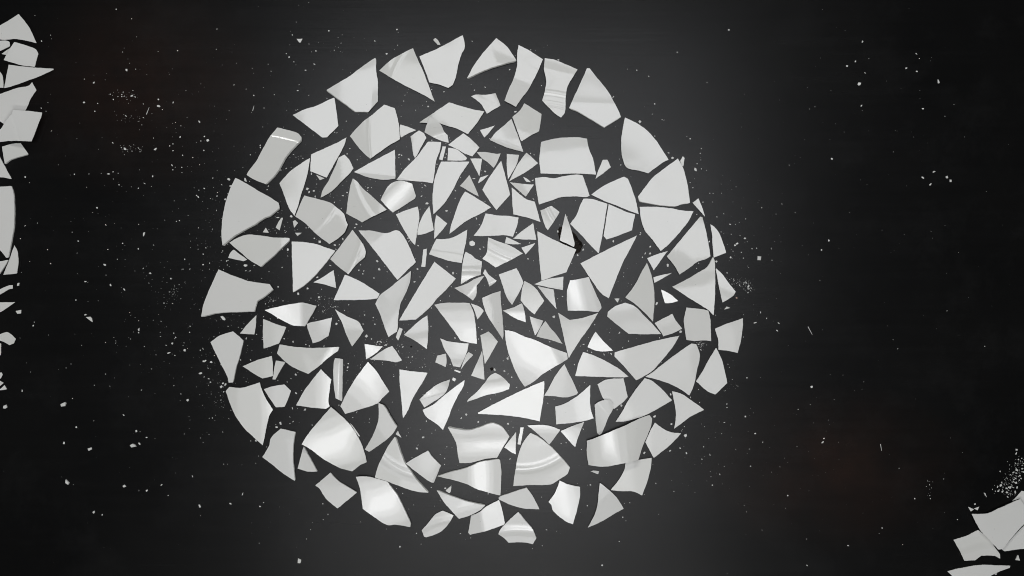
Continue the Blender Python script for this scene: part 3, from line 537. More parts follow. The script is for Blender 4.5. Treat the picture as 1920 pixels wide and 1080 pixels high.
def outline(pts, rng, rough=0.3):
    """dense outline in px: curves where the traced points bend gently, corners where they turn"""
    P = np.array(pts, float)
    n = len(P)
    d1 = P - np.roll(P, 1, 0)
    d2 = np.roll(P, -1, 0) - P
    a1 = np.arctan2(d1[:, 1], d1[:, 0]); a2 = np.arctan2(d2[:, 1], d2[:, 0])
    turn = np.abs((a2 - a1 + np.pi) % (2 * np.pi) - np.pi)
    corner = turn > math.radians(34)
    out = []
    for i in range(n):
        p0, p1, p2, p3 = P[i - 1], P[i], P[(i + 1) % n], P[(i + 2) % n]
        L = np.linalg.norm(p2 - p1)
        m1 = (p2 - p1) if corner[i] else (p2 - p0) * (L / (L + np.linalg.norm(p1 - p0)))
        m2 = (p2 - p1) if corner[(i + 1) % n] else (p3 - p1) * (L / (L + np.linalg.norm(p3 - p2)))
        k = max(1, int(round(L / 2.2)))
        for j in range(k):
            t = j / k
            h = ((2*t**3 - 3*t**2 + 1) * p1 + (t**3 - 2*t**2 + t) * m1 + (-2*t**3 + 3*t**2) * p2 + (t**3 - t**2) * m2)
            out.append(h)
    Q = np.array(out)
    T = np.roll(Q, -1, 0) - np.roll(Q, 1, 0)
    T /= np.maximum(np.linalg.norm(T, axis=1, keepdims=True), 1e-6)
    Nn = np.stack([T[:, 1], -T[:, 0]], 1)
    s = np.arange(len(Q)) * 2.2
    nz = sum(math.sqrt(l / 26) * np.sin(s * 2 * np.pi / l + rng.uniform(0, 6.28)) for l in (5.3, 9.1, 17, 31)) * rough * 0.42
    Q = Q + Nn * nz[:, None]
    A = Q * 0.80 + np.roll(Q, -1, 0) * 0.20
    B = Q * 0.20 + np.roll(Q, -1, 0) * 0.80
    R = np.empty((2 * len(Q), 2)); R[0::2] = A; R[1::2] = B
    keep = np.linalg.norm(R - np.roll(R, 1, 0), axis=1) > 0.25
    R = R[keep]
    area2 = np.sum(R[:, 0] * np.roll(R[:, 1], -1) - np.roll(R[:, 0], -1) * R[:, 1])
    return R if area2 < 0 else R[::-1]       # counter-clockwise once y is flipped

def inset(R, d):
    a = R - np.roll(R, 1, 0); b = np.roll(R, -1, 0) - R
    a /= np.maximum(np.linalg.norm(a, axis=1, keepdims=True), 1e-6)
    b /= np.maximum(np.linalg.norm(b, axis=1, keepdims=True), 1e-6)
    t = a + b
    t /= np.maximum(np.linalg.norm(t, axis=1, keepdims=True), 1e-6)
    nrm = np.stack([t[:, 1], -t[:, 0]], 1)
    c = np.clip(np.sum(nrm * np.stack([a[:, 1], -a[:, 0]], 1), 1), 0.45, 1)
    return R + nrm * (d / c)[:, None]

def inpoly(X, Y, R):
    c = np.zeros(X.shape, bool)
    x1, y1 = R[:, 0], R[:, 1]
    x2, y2 = np.roll(x1, 1), np.roll(y1, 1)
    for i in range(len(R)):
        if y1[i] == y2[i]:
            continue
        k = ((y1[i] > Y) != (y2[i] > Y)) & (X < (x2[i] - x1[i]) * (Y - y1[i]) / (y2[i] - y1[i]) + x1[i])
        c ^= k
    return c

def area_centroid(R):
    x, y = R[:, 0], R[:, 1]
    cr = x * np.roll(y, -1) - np.roll(x, -1) * y
    A = cr.sum() / 2
    return abs(A), np.array([((x + np.roll(x, -1)) * cr).sum(), ((y + np.roll(y, -1)) * cr).sum()]) / (6 * A)

class Shard:
    def __init__(self, idx, tile, s, opt, label):
        self.rng = random.Random(1000 + idx)
        r = self.rng
        self.tile, self.opt, self.label = tile, opt, label
        pts = [tile_px(tile, tuple(map(float, q.split(',')))) for q in s.split()]
        R0 = outline(pts, r, opt.get('rough', 0.3))
        self.A, self.c = area_centroid(R0)
        self.size = math.sqrt(self.A)
        self.R = self.shrunk(R0, opt.get('in', 0.45))
        self.th = opt.get('th', min(0.0029, 0.0015 + 0.00003 * self.size))
        big = min(1.0, self.size / 60)
        if 'c' in opt:
            self.k1, ang, self.k2 = opt['c']
        else:
            sg = r.choice((-1, -1, 1))
            self.k1, ang, self.k2 = sg * r.uniform(0.7, 2.4), r.uniform(0, 180), sg * r.uniform(0.0, 0.8)
        self.ca, self.sa = math.cos(math.radians(ang)), math.sin(math.radians(ang))
        self.tilt = np.array(opt.get('t', (r.gauss(0, 0.014), r.gauss(0, 0.014))), float)
        self.e = opt.get('e', (r.gauss(0, 0.4), r.gauss(0, 0.4)))
        self.z0 = 0.0
        self.anchor()
    def shrunk(self, R, d):
        return self.c + (R - self.c) * (1 - min(0.2, d / (0.5 * self.size)))
    def h(self, px, py):
        """shape of the upper face in metres (before z0)"""
        x = (px - self.c[0]) * S; y = (self.c[1] - py) * S
        u = x * self.ca + y * self.sa; v = -x * self.sa + y * self.ca
        z = 0.5 * self.k1 * u * u + 0.5 * self.k2 * v * v
        z = z + self.tilt[0] * x + self.tilt[1] * y
        for f in self.opt.get('fold', []):            # crease: the side to the right of p1->p2 bends by a slope
            x1, y1 = tile_px(self.tile, f[:2]); x2, y2 = tile_px(self.tile, f[2:4])
            L = math.hypot(x2 - x1, y2 - y1)
            d = ((x2 - x1) * (py - y1) - (y2 - y1) * (px - x1)) / L * S
            wd = (f[5] if len(f) > 5 else 2.5) * S
            z = z + f[4] * wd * np.logaddexp(0, d / wd)
        for g in self.opt.get('ring', []):            # foot ring: a rounded ridge on an arc
            cx, cy = tile_px(self.tile, g[:2]); rr, w, hh = g[2] / 5, g[3] / 5, g[4]
            d = np.hypot(px - cx, py - cy) - rr
            z = z + hh * np.exp(-(d / w) ** 2)
        return z
    def anchor(self):
        b = self.h(self.R[:, 0], self.R[:, 1]) - self.th
        self.z0 = 0.00015 - b.min()
        if self.k1 > 0 or self.k2 > 0 or self.opt.get('fold'):
            X, Y = self.samples()
            if len(X):
                self.z0 = 0.00015 - min(b.min(), (self.h(X, Y) - self.th).min())
    def samples(self, step=3.0):
        lo, hi = self.R.min(0), self.R.max(0)
        X, Y = np.meshgrid(np.arange(lo[0], hi[0] + 1, step), np.arange(lo[1], hi[1] + 1, step))
        X, Y = X.ravel(), Y.ravel()
        k = inpoly(X, Y, self.R)
        return X[k], Y[k]
    def top(self, X, Y):
        return self.h(X, Y) + self.z0
    def raise_over(self, others):
        X, Y = self.samples(1.5)
        X = np.concatenate([X, self.R[:, 0]]); Y = np.concatenate([Y, self.R[:, 1]])
        hit = np.zeros(X.shape, bool); need = np.full(X.shape, -1.0)
        for o in others:
            k = inpoly(X, Y, inset(o.R, -0.5))
            if k.any():
                hit |= k
                need[k] = np.maximum(need[k], o.top(X[k], Y[k]))
        if not hit.any():
            return False
        px, py = X[hit], Y[hit]
        d = np.array([px.mean() - self.c[0], self.c[1] - py.mean()])
        dl = np.linalg.norm(d)
        t0 = self.tilt.copy()
        if dl > 0.12 * self.size:
            d /= dl
            a = 0.0
            while a < 0.45:
                self.tilt = t0 + d * a
                self.anchor()
                if (self.top(px, py) - self.th - need[hit]).min() > 0.00015:
                    return True
                a += 0.004
        self.tilt = t0
        self.anchor()
        self.z0 += max(0, (need[hit] - (self.top(px, py) - self.th)).max() + 0.00015)
        return True
    def build(self, name):
        r = self.rng
        R, n = self.R, len(self.R)
        R1 = R
        step = 2.0 if self.opt.get('ring') else 2.6 if self.size < 45 else 3.4
        lo, hi = R.min(0), R.max(0)
        X, Y = np.meshgrid(np.arange(lo[0], hi[0], step), np.arange(lo[1], hi[1], step * 0.87))
        X[1::2] += step / 2
        X, Y = X.ravel(), Y.ravel()
        k = inpoly(X, Y, R1)
        X, Y = X[k], Y[k]
        if len(X):
            D = np.min((X[:, None] - R1[None, :, 0]) ** 2 + (Y[:, None] - R1[None, :, 1]) ** 2, axis=1)
            X, Y = X[D > 1.5 ** 2], Y[D > 1.5 ** 2]
        vin = [Vector((x, -y)) for x, y in R1] + [Vector((x, -y)) for x, y in zip(X, Y)]
        cv, ce, cf, ov, oe, of = delaunay_2d_cdt(vin, [], [list(range(n))], 1, 1e-4)
        back = {}
        for i, src in enumerate(ov):
            for q in src:
                back[q] = i
        cx, cy = W(*self.c)
        px = np.array([p.x for p in cv]); py = np.array([-p.y for p in cv])
        zt = self.top(px, py)
        verts = [((a - 960) * S - cx, (540 - b) * S - cy, z) for a, b, z in zip(px, py, zt)]
        faces = [tuple(t) for t in cf]
        fixed = []
        for t in faces:
            (x1, y1, _), (x2, y2, _), (x3, y3, _) = (verts[i] for i in t[:3])
            fixed.append(t if (x2 - x1) * (y3 - y1) - (x3 - x1) * (y2 - y1) > 0 else t[::-1])
        faces = fixed
        ntop = len(faces)
        z = self.top(R[:, 0], R[:, 1])
        bev = min(0.0002, self.th * 0.12)
        rings = []
        ex, ey = self.e
        und = self.shrunk(R, self.opt.get('under', min(1.6, self.size * .06)))
        mid = R * 0.75 + und * 0.25
        fr = random.Random(self.size)
        # glazed skin, then the broken wall going down and slightly under (no vertices shared with the glazed face)
        for Q, dz, sx, sy in ((R, 0.0, 0, 0), (R, -bev, 0, 0), (mid, -self.th * .5, ex * .5, ey * .5), (und, -self.th, ex, ey)):
            rings.append(len(verts))
            for (a, b), q in zip(Q, z):
                jx, jy = (fr.gauss(0, .22), fr.gauss(0, .22)) if 0 < -dz - bev < self.th * .9 else (0, 0)
                verts.append(((a + sx + jx - 960) * S - cx, (540 - b - sy - jy) * S - cy, max(q + dz, 0.0001)))
        for r0, r1 in zip(rings, rings[1:]):
            for i in range(n):
                j = (i + 1) % n
                faces.append((r0 + i, r1 + i, r1 + j, r0 + j))
        faces.append(tuple(rings[-1] + i for i in range(n - 1, -1, -1)))
        mats = [0] * (ntop + n) + [1] * (2 * n + 1)
        smooth = [True] * ntop + [False] * (3 * n + 1)
        # a foot ring is a part of its own
        part = None
        if self.opt.get('ring') and self.opt.get('part', True):
            g = self.opt['ring'][0]
            gx, gy = tile_px(self.tile, g[:2]); rr, w = g[2] / 5, g[3] / 5
            sel = []
            for fi in range(ntop):
                fx = sum(px[i] for i in faces[fi]) / 3; fy = sum(py[i] for i in faces[fi]) / 3
                sel.append(abs(math.hypot(fx - gx, fy - gy) - rr) < 1.9 * w)
            part = [faces[i] for i in range(ntop) if sel[i]]
            keep = [i for i in range(len(faces)) if i >= ntop or not sel[i]]
            faces = [faces[i] for i in keep]; mats = [mats[i] for i in keep]; smooth = [smooth[i] for i in keep]
        me = bpy.data.meshes.new(name)
        me.from_pydata(verts, [], faces)
        me.materials.append(GLAZE); me.materials.append(FRACT)
        me.polygons.foreach_set('material_index', mats)
        me.polygons.foreach_set('use_smooth', smooth)
        me.update()
        o = bpy.data.objects.new(name, me)
        o.location = (cx, cy, 0)
        COL.objects.link(o)
        if part:
            used = sorted({i for t in part for i in t})
            mp = {a: b for b, a in enumerate(used)}
            pm = bpy.data.meshes.new('foot_ring')
            pm.from_pydata([verts[i] for i in used], [], [tuple(mp[i] for i in t) for t in part])
            pm.materials.append(GLAZE)
            pm.polygons.foreach_set('use_smooth', [True] * len(part))
            pm.update()
            po = bpy.data.objects.new('foot_ring', pm)
            po.parent = o
            COL.objects.link(po)
        return o

ALL = []
for i, (tile, s, opt, label) in enumerate(SHARDS):
    ALL.append(Shard(i, tile, s, opt, label))
for i, sh in enumerate(ALL):
    near = [o for o in ALL[:i] if np.linalg.norm(o.c - sh.c) < 150]
    if sh.opt.get('over'):
        if not sh.raise_over(near):
            print('NOOVER', i, sh.label)
    else:
        for o in near:                      # measured outlines may graze each other by a pixel: pull the later one back
            X, Y = sh.R[:, 0], sh.R[:, 1]
            k = inpoly(X, Y, inset(o.R, -0.35))
            k2 = inpoly(o.R[:, 0], o.R[:, 1], sh.R)
            if k.any() or k2.any():
                for it in range(14):
                    k = inpoly(sh.R[:, 0], sh.R[:, 1], inset(o.R, -0.35))
                    k2 = inpoly(o.R[:, 0], o.R[:, 1], sh.R)
                    if not (k.any() or k2.any()):
                        break
                    if k.any():
                        d = np.min(np.hypot(sh.R[:, None, 0] - sh.R[None, k, 0], sh.R[:, None, 1] - sh.R[None, k, 1]), axis=1)
                    else:
                        d = np.min(np.hypot(sh.R[:, None, 0] - o.R[None, k2, 0], sh.R[:, None, 1] - o.R[None, k2, 1]), axis=1)
                    w = np.exp(-(d / 5.0) ** 2)
                    dr = sh.c - sh.R
                    sh.R = sh.R + dr / np.maximum(np.linalg.norm(dr, axis=1, keepdims=True), 1e-6) * (0.5 * w)[:, None]
                else:
                    print('OVERLAP', sh.label, '|', o.label)
                sh.anchor()
for sh in ALL:
    o = sh.build('ceramic_shard' if sh.size > 11 else 'ceramic_splinter')
    o['label'] = sh.label
    o['category'] = 'shard' if sh.size > 11 else 'splinter'
    o['group'] = ('shards of the heap beyond the circle' if sh.tile[0] in 'LR' else
                  'shards of the white circle') if sh.size > 11 else 'splinters lying among the shards'

# ------------------------------------------------------------------ chips and dust: centre and size measured on the photograph
CHIPS = {
'1': '185,22,8 890,78,9 1233,40,13 860,287,13 835,252,7 905,330,8 1097,353,14 1112,228,10 1284,221,9 1015,409,10 692,418,9 1775,255,13 1663,135,10 1870,28,11 942,601,14 530,645,9 722,638,7 20,893,18 97,1068,20 925,783,8 1397,886,7 1045,645,8 625,763,7',
'2': '222,28,11 13,135,9 663,610,10 948,596,10 1048,568,10 513,748,11 1278,402,14 1166,493,8 1330,798,16 540,590,8 1575,553,7 1475,218,8 1735,312,13',
'3': '598,660,18 850,890,20 732,398,7 820,410,8 932,467,9 988,724,10 967,820,9 1075,877,9 988,1026,9 1200,240,8 1290,1028,8 1320,1050,9 1478,522,7 1682,32,13',
'4': '62,310,9 22,443,8 590,265,13 592,285,8 428,470,7 903,350,10 925,375,8 990,385,8 833,480,12 783,495,10 293,580,18 315,638,15 452,590,17 228,632,9 145,570,8 490,600,8 665,645,11 655,678,7 8,745,12 15,683,7 190,705,9 185,738,9 180,873,9 262,770,14 1030,670,18 1050,700,20 1092,690,12 1105,742,12 1120,625,6 1070,530,18 1365,735,13 1405,705,10 1600,660,13 1595,685,11 1715,735,8 1500,398,8 1430,293,8 1405,343,9 1490,1003,15 1540,1020,8 1478,1035,14 755,940,18 882,928,16 755,890,8 1720,950,7 1285,796,10',
'5': '243,350,11 240,378,7 335,395,16 455,620,8 488,640,16 458,660,10 452,738,16 503,808,18 687,878,18 770,688,11 768,760,10 968,950,16 993,1005,8 943,575,20 1048,508,13 1495,590,15 1500,765,14 548,215,9 590,440,9 672,380,10 685,345,9 1473,338,9 1508,352,9',
'6': '1118,332,15 1155,380,16 1370,490,20 1425,293,8 1415,338,7 1420,400,6 1385,435,8 1425,483,8 656,393,7 670,447,8 425,770,14 1345,660,7 1503,712,8 1535,712,8 1615,712,7 1635,905,8 1840,952,8 1780,985,7 1440,795,8 1320,612,6',
'7': '850,340,20 450,490,24 455,538,9 495,540,12 535,488,13 1097,235,10 1148,265,20 1365,240,16 1290,297,17 1330,293,12 1300,338,10 1248,490,16 1123,600,13 1033,703,14 945,752,16 1140,785,14 1143,805,10 758,690,10 1020,137,8 1042,135,8 820,162,9 1685,447,18 1705,525,18 1655,607,10 1780,548,8 1515,533,11 1560,540,9 1552,567,9 1530,483,8 1420,857,9 1650,977,9 1665,1040,11 1555,1038,12 1303,1035,16 1325,1005,10 1380,910,8 620,968,10 683,988,7 795,507,8 672,547,8 1065,795,7',
'8': '1035,318,14 1000,335,10 1450,427,11 1500,445,7 693,502,9 748,560,18 415,522,13 385,643,13 437,597,9 420,302,11 335,262,13 968,50,14 993,105,8 1340,180,9 1465,275,14 1773,780,10 1728,800,9 1693,970,20 545,888,9 630,818,8 730,688,8 713,775,6 1218,855,8 325,235,10 1860,470,7',
'9': '600,262,14 855,183,11 850,200,9 945,312,14 898,378,15 943,378,17 873,412,10 1110,487,20 1500,265,16 1565,453,15 1700,412,14 1820,420,9 1760,285,18 1740,300,14 1832,235,18 1868,507,8 1800,365,8 1703,195,7 1845,650,16 1865,685,18 1380,517,7 1400,468,8 1560,957,9 1840,52,7 1005,845,20',
'10': '75,483,18 130,495,16 30,600,20 65,633,9 107,652,13 123,682,10 55,372,7 28,383,7 160,433,8 265,705,20 225,727,18 247,772,11 240,695,12 222,850,9 112,1022,8 295,1025,8 815,275,10 898,303,15 1018,330,10 1050,342,13 1188,345,12 923,612,14 942,592,9 500,475,10 460,270,8 555,235,8 755,668,9 843,680,7 878,650,7 977,760,8 927,785,14 892,928,15 940,928,10 1010,940,20 1585,250,20 1633,278,10 1690,305,18 1720,305,20 1768,335,13 1328,898,8 1495,965,12 1617,1027,8 1458,1015,8 1415,508,10 1410,545,12 1405,573,8 1530,520,8 1528,548,8 1398,690,7 1375,522,8 1457,672,7',
'11': '1260,463,15 1137,563,18 1228,577,12 1263,605,8 1297,637,10 1343,732,12 1100,842,9 1147,803,7 872,985,15 823,1020,15 765,268,14 293,213,9 313,542,8 530,560,6 192,628,8 497,1048,9 178,870,8 1018,188,8 988,170,8 1653,303,9 1885,518,9 1635,880,7 985,1055,16 1262,1072,16',
'12': '45,73,17 657,220,14 742,298,8 688,360,8 320,328,13 355,388,11 397,403,9 513,422,15 580,418,14 553,408,8 425,143,9 367,265,7 235,520,9 1033,267,8 1045,497,7 1420,380,10 1475,333,8 1853,643,10 1838,1005,11 1665,887,9 1665,920,9 1640,1060,12 1323,825,11 1137,797,12 1410,873,8 1820,260,7 635,942,8 1230,208,18 675,900,16 890,1345,16',
'13': '780,515,20 743,555,16 868,460,9 868,520,8 898,502,10 650,740,9 575,825,7 502,683,8 238,600,8 110,622,7 55,698,8 283,903,7 1077,535,9 1455,462,8',
'14': '467,650,15 420,722,10 408,755,14 668,848,9 668,905,9 325,570,7 440,578,7 1808,700,9 1283,852,14 690,738,7 738,745,7 627,810,6',
'15': '1275,632,20 1225,750,11 1285,797,15 1505,812,13 1598,997,10 1445,737,8 1430,855,10 1748,765,8 1133,775,14 1143,525,15 985,455,18 1265,548,7 1455,550,7 160,698,9 300,763,7 310,573,12 1240,590,9',
'16': '172,512,8 138,548,12 727,523,8 775,623,10 731,672,7 1450,925,11 125,75,7 1605,800,8 97,143,6',
'17': '673,377,13 1077,428,11 543,370,7 815,803,10 378,533,6 1623,767,11 403,800,7 1720,780,6',
'18': '535,345,10 505,541,9 1147,332,11 1176,620,8 1747,247,10 1678,349,9 838,648,9 868,682,7 805,877,7',
'L1': '1090,37,9 1235,127,9 390,335,9 1188,607,14 880,727,14 788,910,13 1665,425,8 1150,438,6 1485,882,12 1625,912,14 1490,945,20 1523,977,7 1238,848,16 1165,853,9 1143,837,7 1155,813,7 1063,883,8 388,965,10',
'L2': '483,328,9 1058,438,13 1173,497,17 1138,483,8 1457,500,22 1592,468,10 1622,450,9 1623,513,11 1713,557,10 1440,395,9 1870,243,20 1910,508,9 1872,643,9 1612,650,14 1620,692,9 1018,732,18 1060,710,8 1108,725,7 950,726,8 835,731,8 698,733,9 238,760,11 812,856,9 910,1048,12 1432,753,12 1355,820,13 1843,932,10 1857,947,11 1868,882,8 1690,385,12',
'L3': '868,143,7 992,258,11 1352,346,24 733,410,12 1150,430,9 1297,484,9 1440,447,8 983,633,17 802,788,18 1037,823,16 1165,863,18 712,962,10 475,622,10 447,490,8 237,266,11 1343,667,9 1408,712,13 1603,763,11 1732,581,9 1708,675,9 1777,674,9 1397,805,8 192,387,8 352,241,7 1100,580,7',
'L4': '803,300,16 313,403,13 322,370,8 1305,440,24 1300,470,9 990,561,10 1087,545,8 1085,567,8 1615,570,15 1585,657,20 1733,633,18 1630,474,10 1647,513,12 1558,587,10 1640,682,8 1510,362,8 1538,192,8 1910,737,15 1913,885,12 210,1015,14 1325,1007,8 1630,965,7 1505,505,8 990,857,7 620,800,7 885,961,7',
'R': '748,72,9 588,631,10 895,355,9 1295,551,9 1695,98,10 1165,170,7 780,785,7 1655,1060,14 1650,285,10 1765,337,14 1845,205,16 1855,250,15 1790,250,17 1840,165,12 1880,140,12 1460,405,13 1035,225,9',
}
# the same for the quieter stretches of table, in photograph pixels
CHIPS_PX = '1093.5,468,3.4 1083,478.5,2.6 1095,459,2.4 1046,434,2.6 1617,78,3 1604,115,2.4 1588,124,2.4 1622,137,2.8 1611,157,4.5 1759,153,5.5 1730,204,3 1615,198,3 1719,134,2.4 1718,101,2.4 1699,128,2.2 1730,333,3.4 1729,332,3.4 1744,346,3.6 1751,322,3.4 1775,332,3.8 1782,339,3.4 1560,298,2.8 1423,484,6.5 1410,466,2.2 1446,466,2.2 1404,502,2.6 1554,451,2.2 1416,605,4.2 1460,606,3.6 1457,620,3.2 1437,597,2.4 1426,586,2.4 1416,813,2.6 1522,725,3.6 1542,829,4 1545,822,2.6 1906,843,3 1905,850,3.4 120,758,8 232,778,3 120,831,3.2 168,842,5.4 250,835,8 262,832,4 256,808,2.8 275,820,2.6 126,904,7.5 233,911,3.6 275,920,3 303,909,2.6 176,960,3 192,965,2.8 361,893,2.8 375,949,4.6 432,944,3.6 455,926,3.6 352,750,3.2 10,763,5 143,801,2.6 480,826,2.8 427,870,2.4 1129,1060,2.4 1513,1060,2.4 1590,1023,2.2 1161,1014,2.2 1477,929,2.2 1407,874,2 1335,910,2.4'
# thin light hairs of broken glaze lying on the table: x, y, length, angle
HAIRS = '277,208,14,-68 1519,620,17,62 1652,839,13,80 475,203,10,-75 980,112,0,0'

pts = []
for t, s in CHIPS.items():
    for q in s.split():
        x, y, d = map(float, q.split(','))
        a, b = tile_px(t, (x, y))
        pts.append((a, b, d / 5))
for q in CHIPS_PX.split():
    pts.append(tuple(map(float, q.split(','))))
uniq = []
for p in pts:
    if all(math.hypot(p[0] - q[0], p[1] - q[1]) > 2.4 for q in uniq):
        uniq.append(p)
uniq.sort(key=lambda p: -p[2])
MASK = np.zeros((1240, 2080), bool)                 # where shards lie, in px (+80)
for sh in ALL:
    lo = np.floor(sh.R.min(0)).astype(int) - 1; hi = np.ceil(sh.R.max(0)).astype(int) + 2
    lo = np.maximum(lo, -79); hi = np.minimum(hi, (1999, 1159))
    gx, gy = np.meshgrid(np.arange(lo[0], hi[0]), np.arange(lo[1], hi[1]))
    if gx.size:
        MASK[gy + 80, gx + 80] |= inpoly(gx.astype(float), gy.astype(float), inset(sh.R, -0.3))
def covered(x, y, m=0.0):
    X, Y, r = int(round(x)) + 80, int(round(y)) + 80, int(math.ceil(m))
    return bool(MASK[max(0, Y - r):Y + r + 1, max(0, X - r):X + r + 1].any())
free = [p for p in uniq if not covered(p[0], p[1], p[2] * 0.42)]
# where a crumb touches a shard in the photograph it is set just clear of it
for p in uniq:
    if p not in free:
        for r in (1.5, 2.5, 3.5, 4.5):
            done = False
            for k in range(12):
                a = k * math.pi / 6
                x, y = p[0] + r * math.cos(a), p[1] + r * math.sin(a)
                if not covered(x, y, p[2] * 0.42):
                    free.append((x, y, p[2])); done = True
                    break
            if done:
                break
free.sort(key=lambda p: -p[2])

def chip_geo(rng, wide=1.0):
    """an irregular flake about 1 unit across, resting on z = 0"""
    n = rng.choice((4, 5, 5, 6))
    a0 = rng.uniform(0, 6.28)
    ang = sorted(a0 + 2 * math.pi * (i + rng.uniform(-.28, .28)) / n for i in range(n))
    rad = [rng.uniform(.36, .6) for _ in range(n)]
    sx = rng.choice((rng.uniform(.62, 1.0), rng.uniform(.62, 1.0), rng.uniform(.3, .5))) * wide
    h = rng.uniform(.2, .34)
    lo = [(r * math.cos(a), r * math.sin(a) * sx, 0.0) for a, r in zip(ang, rad)]
    hi = [(x * rng.uniform(.8, .98), y * rng.uniform(.8, .98), h * rng.uniform(.85, 1.05)) for x, y, _ in lo]
    v = lo + hi + [(rng.uniform(-.08, .08), rng.uniform(-.08, .08), h * 1.04)]
    f = [(i, (i + 1) % n, n + (i + 1) % n, n + i) for i in range(n)]
    f += [(n + i, n + (i + 1) % n, 2 * n) for i in range(n)]
    f.append(tuple(range(n - 1, -1, -1)))
    return v, f

crng = random.Random(77)
variants = []
for k in range(24):
    v, f = chip_geo(crng)
    me = bpy.data.meshes.new('ceramic_chip')
    me.from_pydata(v, [], f)
    me.materials.append(CHIP)
    me.update()
    variants.append(me)
NIND = 290
HEAD = re.compile(r"^(.*?\b(?:shard|triangle|splinter|sliver|rod|fin|spike|wedge|fragment|nugget|piece|bar|tooth|blade)\b)")
def chip_label(d, x, y):
    size = 'larger white ceramic chip' if d > 3.3 else 'small white ceramic chip' if d > 2.3 else 'tiny white ceramic chip'
    best, bd = None, 45.0
    for sh in ALL:
        if sh.size > 18:
            q = np.min(np.hypot(sh.R[:, 0] - x, sh.R[:, 1] - y))
            if q < bd:
                best, bd = sh, q
    if best is None:
        return size + ' lying on the bare black table away from all shards'
    m = HEAD.match(best.label)
    head = m.group(1) if m else ' '.join(best.label.split()[:7])
    return size + (' close beside the ' if bd < 12 else ' lying a little off the ') + head
for k, (x, y, d) in enumerate(free[:NIND]):
    o = bpy.data.objects.new('ceramic_chip', variants[k % len(variants)])
    a, b = W(x, y)
    o.location = (a, b, 0.00005)
    q = d * S * 1.65
    o.scale = (q * crng.uniform(.95, 1.25), q, q)
    o.rotation_euler = (0, 0, crng.uniform(0, 6.28))
    o['label'] = chip_label(d, x, y)
    o['category'] = 'chip'
    o['group'] = 'white ceramic chips scattered over the table'
    COL.objects.link(o)
# the one crumb of another colour
o = bpy.data.objects.new('ceramic_chip', variants[3].copy())
o.data.materials[0] = PEACH
a, b = W(*tile_px('9', (1755, 793)))
o.location = (a, b, 0.00005); o.scale = (4.4 * S,) * 3; o.rotation_euler = (0, 0, .4)
o['label'] = 'single peach-coloured crumb just outside the rim'; o['category'] = 'chip'
COL.objects.link(o)

dv, df = [], []
def add_grain(x, y, d, rng):
    v, f = chip_geo(rng)
    a, b = W(x, y); r = rng.uniform(0, 6.28); c, s = math.cos(r), math.sin(r)
    k = len(dv); q = d * S
    for p in v:
        dv.append((a + q * (p[0] * c - p[1] * s), b + q * (p[0] * s + p[1] * c), 0.00005 + q * p[2]))
    df.extend(tuple(k + i for i in t) for t in f)
for x, y, d in free[NIND:]:
    add_grain(x, y, d * 1.6, crng)
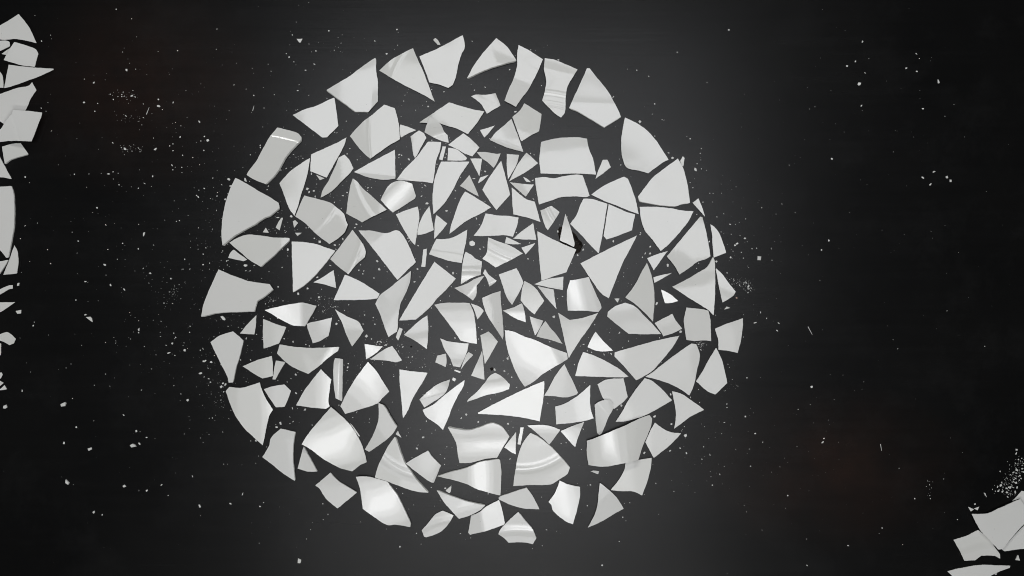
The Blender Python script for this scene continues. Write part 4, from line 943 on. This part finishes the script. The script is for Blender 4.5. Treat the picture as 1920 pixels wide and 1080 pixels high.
# clouds of powder: centre, spread, number, grain size
CLOUDS = [(880, 545, 330, 300, 1000, .75), (890, 545, 520, 480, 500, .7), (500, 560, 22, 14, 90, .8), (615, 575, 16, 12, 110, .85),
          (325, 552, 6, 12, 70, .7), (412, 755, 16, 7, 60, .65), (1311, 645, 6, 5, 130, .75), (1385, 530, 12, 4, 90, .8), (1365, 530, 20, 9, 60, .8), (1402, 538, 5, 6, 60, .9),
          (1368, 722, 8, 7, 60, .6), (1912, 868, 7, 9, 90, 1.1), (1903, 885, 8, 7, 80, 1.0), (1893, 902, 9, 6, 70, 1.2), (1885, 915, 10, 6, 70, 1.3), (1893, 925, 8, 4, 40, 1.2), (1745, 915, 5, 6, 16, 1.1), (1743, 927, 2, 3, 9, 1.2),
          (248, 279, 12, 4, 70, .7), (245, 222, 14, 6, 45, .6), (235, 180, 18, 6, 50, .7), (740, 665, 26, 10, 120, .8), (720, 645, 16, 6, 60, .9),
          (300, 300, 110, 150, 260, .7), (330, 620, 90, 130, 260, .7), (230, 560, 180, 330, 260, .6), (430, 420, 40, 80, 160, .85), (520, 420, 40, 25, 120, .85),
          (1380, 440, 60, 110, 150, .7), (1330, 860, 80, 60, 110, .75), (1650, 200, 120, 110, 60, .6), (1680, 480, 140, 180, 90, .55), (1560, 880, 130, 110, 70, .6),
          (620, 300, 60, 60, 150, .8), (790, 300, 60, 80, 180, .8), (470, 640, 60, 70, 140, .8), (650, 110, 130, 60, 90, .7), (700, 990, 200, 50, 50, .6),
          (410, 560, 60, 70, 150, .7), (850, 690, 90, 40, 90, .6), (420, 690, 30, 40, 80, .8), (1490, 770, 60, 60, 30, .6)]
for cx, cy, sx, sy, n, g in CLOUDS:
    for i in range(n * (8 if sx > 25 else 6) // 10):
        if sx > 300:
            x, y = cx + sx * crng.uniform(-1, 1), cy + sy * crng.uniform(-1, 1)
            if ((x - cx) / sx) ** 2 + ((y - cy) / sy) ** 2 > 1:
                continue
        else:
            x, y = crng.gauss(cx, sx), crng.gauss(cy, sy)
        if not (-40 < x < 1960 and -40 < y < 1120):
            continue
        d = 1.12 * g * min(3.6, crng.lognormvariate(-.05, .68))
        if not covered(x, y, 0.8):
            add_grain(x, y, d, crng)
for q in HAIRS.split():
    x, y, l, a = map(float, q.split(','))
    if l:
        a = math.radians(a); c, s = math.cos(a), math.sin(a); k = len(dv); wd = .75
        for u, w_, z in ((-.5, -1, 0), (.5, -.6, 0), (.5, .6, 0), (-.5, 1, 0), (-.5, 0, 1), (.5, 0, 1)):
            X = x + u * l * c - w_ * wd * s; Y = y + u * l * s + w_ * wd * c
            A, B = W(X, Y)
            dv.append((A, B, 0.00005 + z * .7 * S))
        df += [(k, k + 1, k + 5, k + 4)[::-1], (k + 2, k + 3, k + 4, k + 5)[::-1], (k, k + 4, k + 3)[::-1], (k + 1, k + 2, k + 5)[::-1]]
me = bpy.data.meshes.new('ceramic_dust')
me.from_pydata(dv, [], df)
me.materials.append(CHIP)
me.update()
o = bpy.data.objects.new('ceramic_dust', me)
o['kind'] = 'stuff'
o['label'] = 'fine white ceramic dust and crumbs scattered over the black table'
o['category'] = 'dust'
COL.objects.link(o)
print('shards', len(ALL), 'chips', len(free), 'dust verts', len(dv))
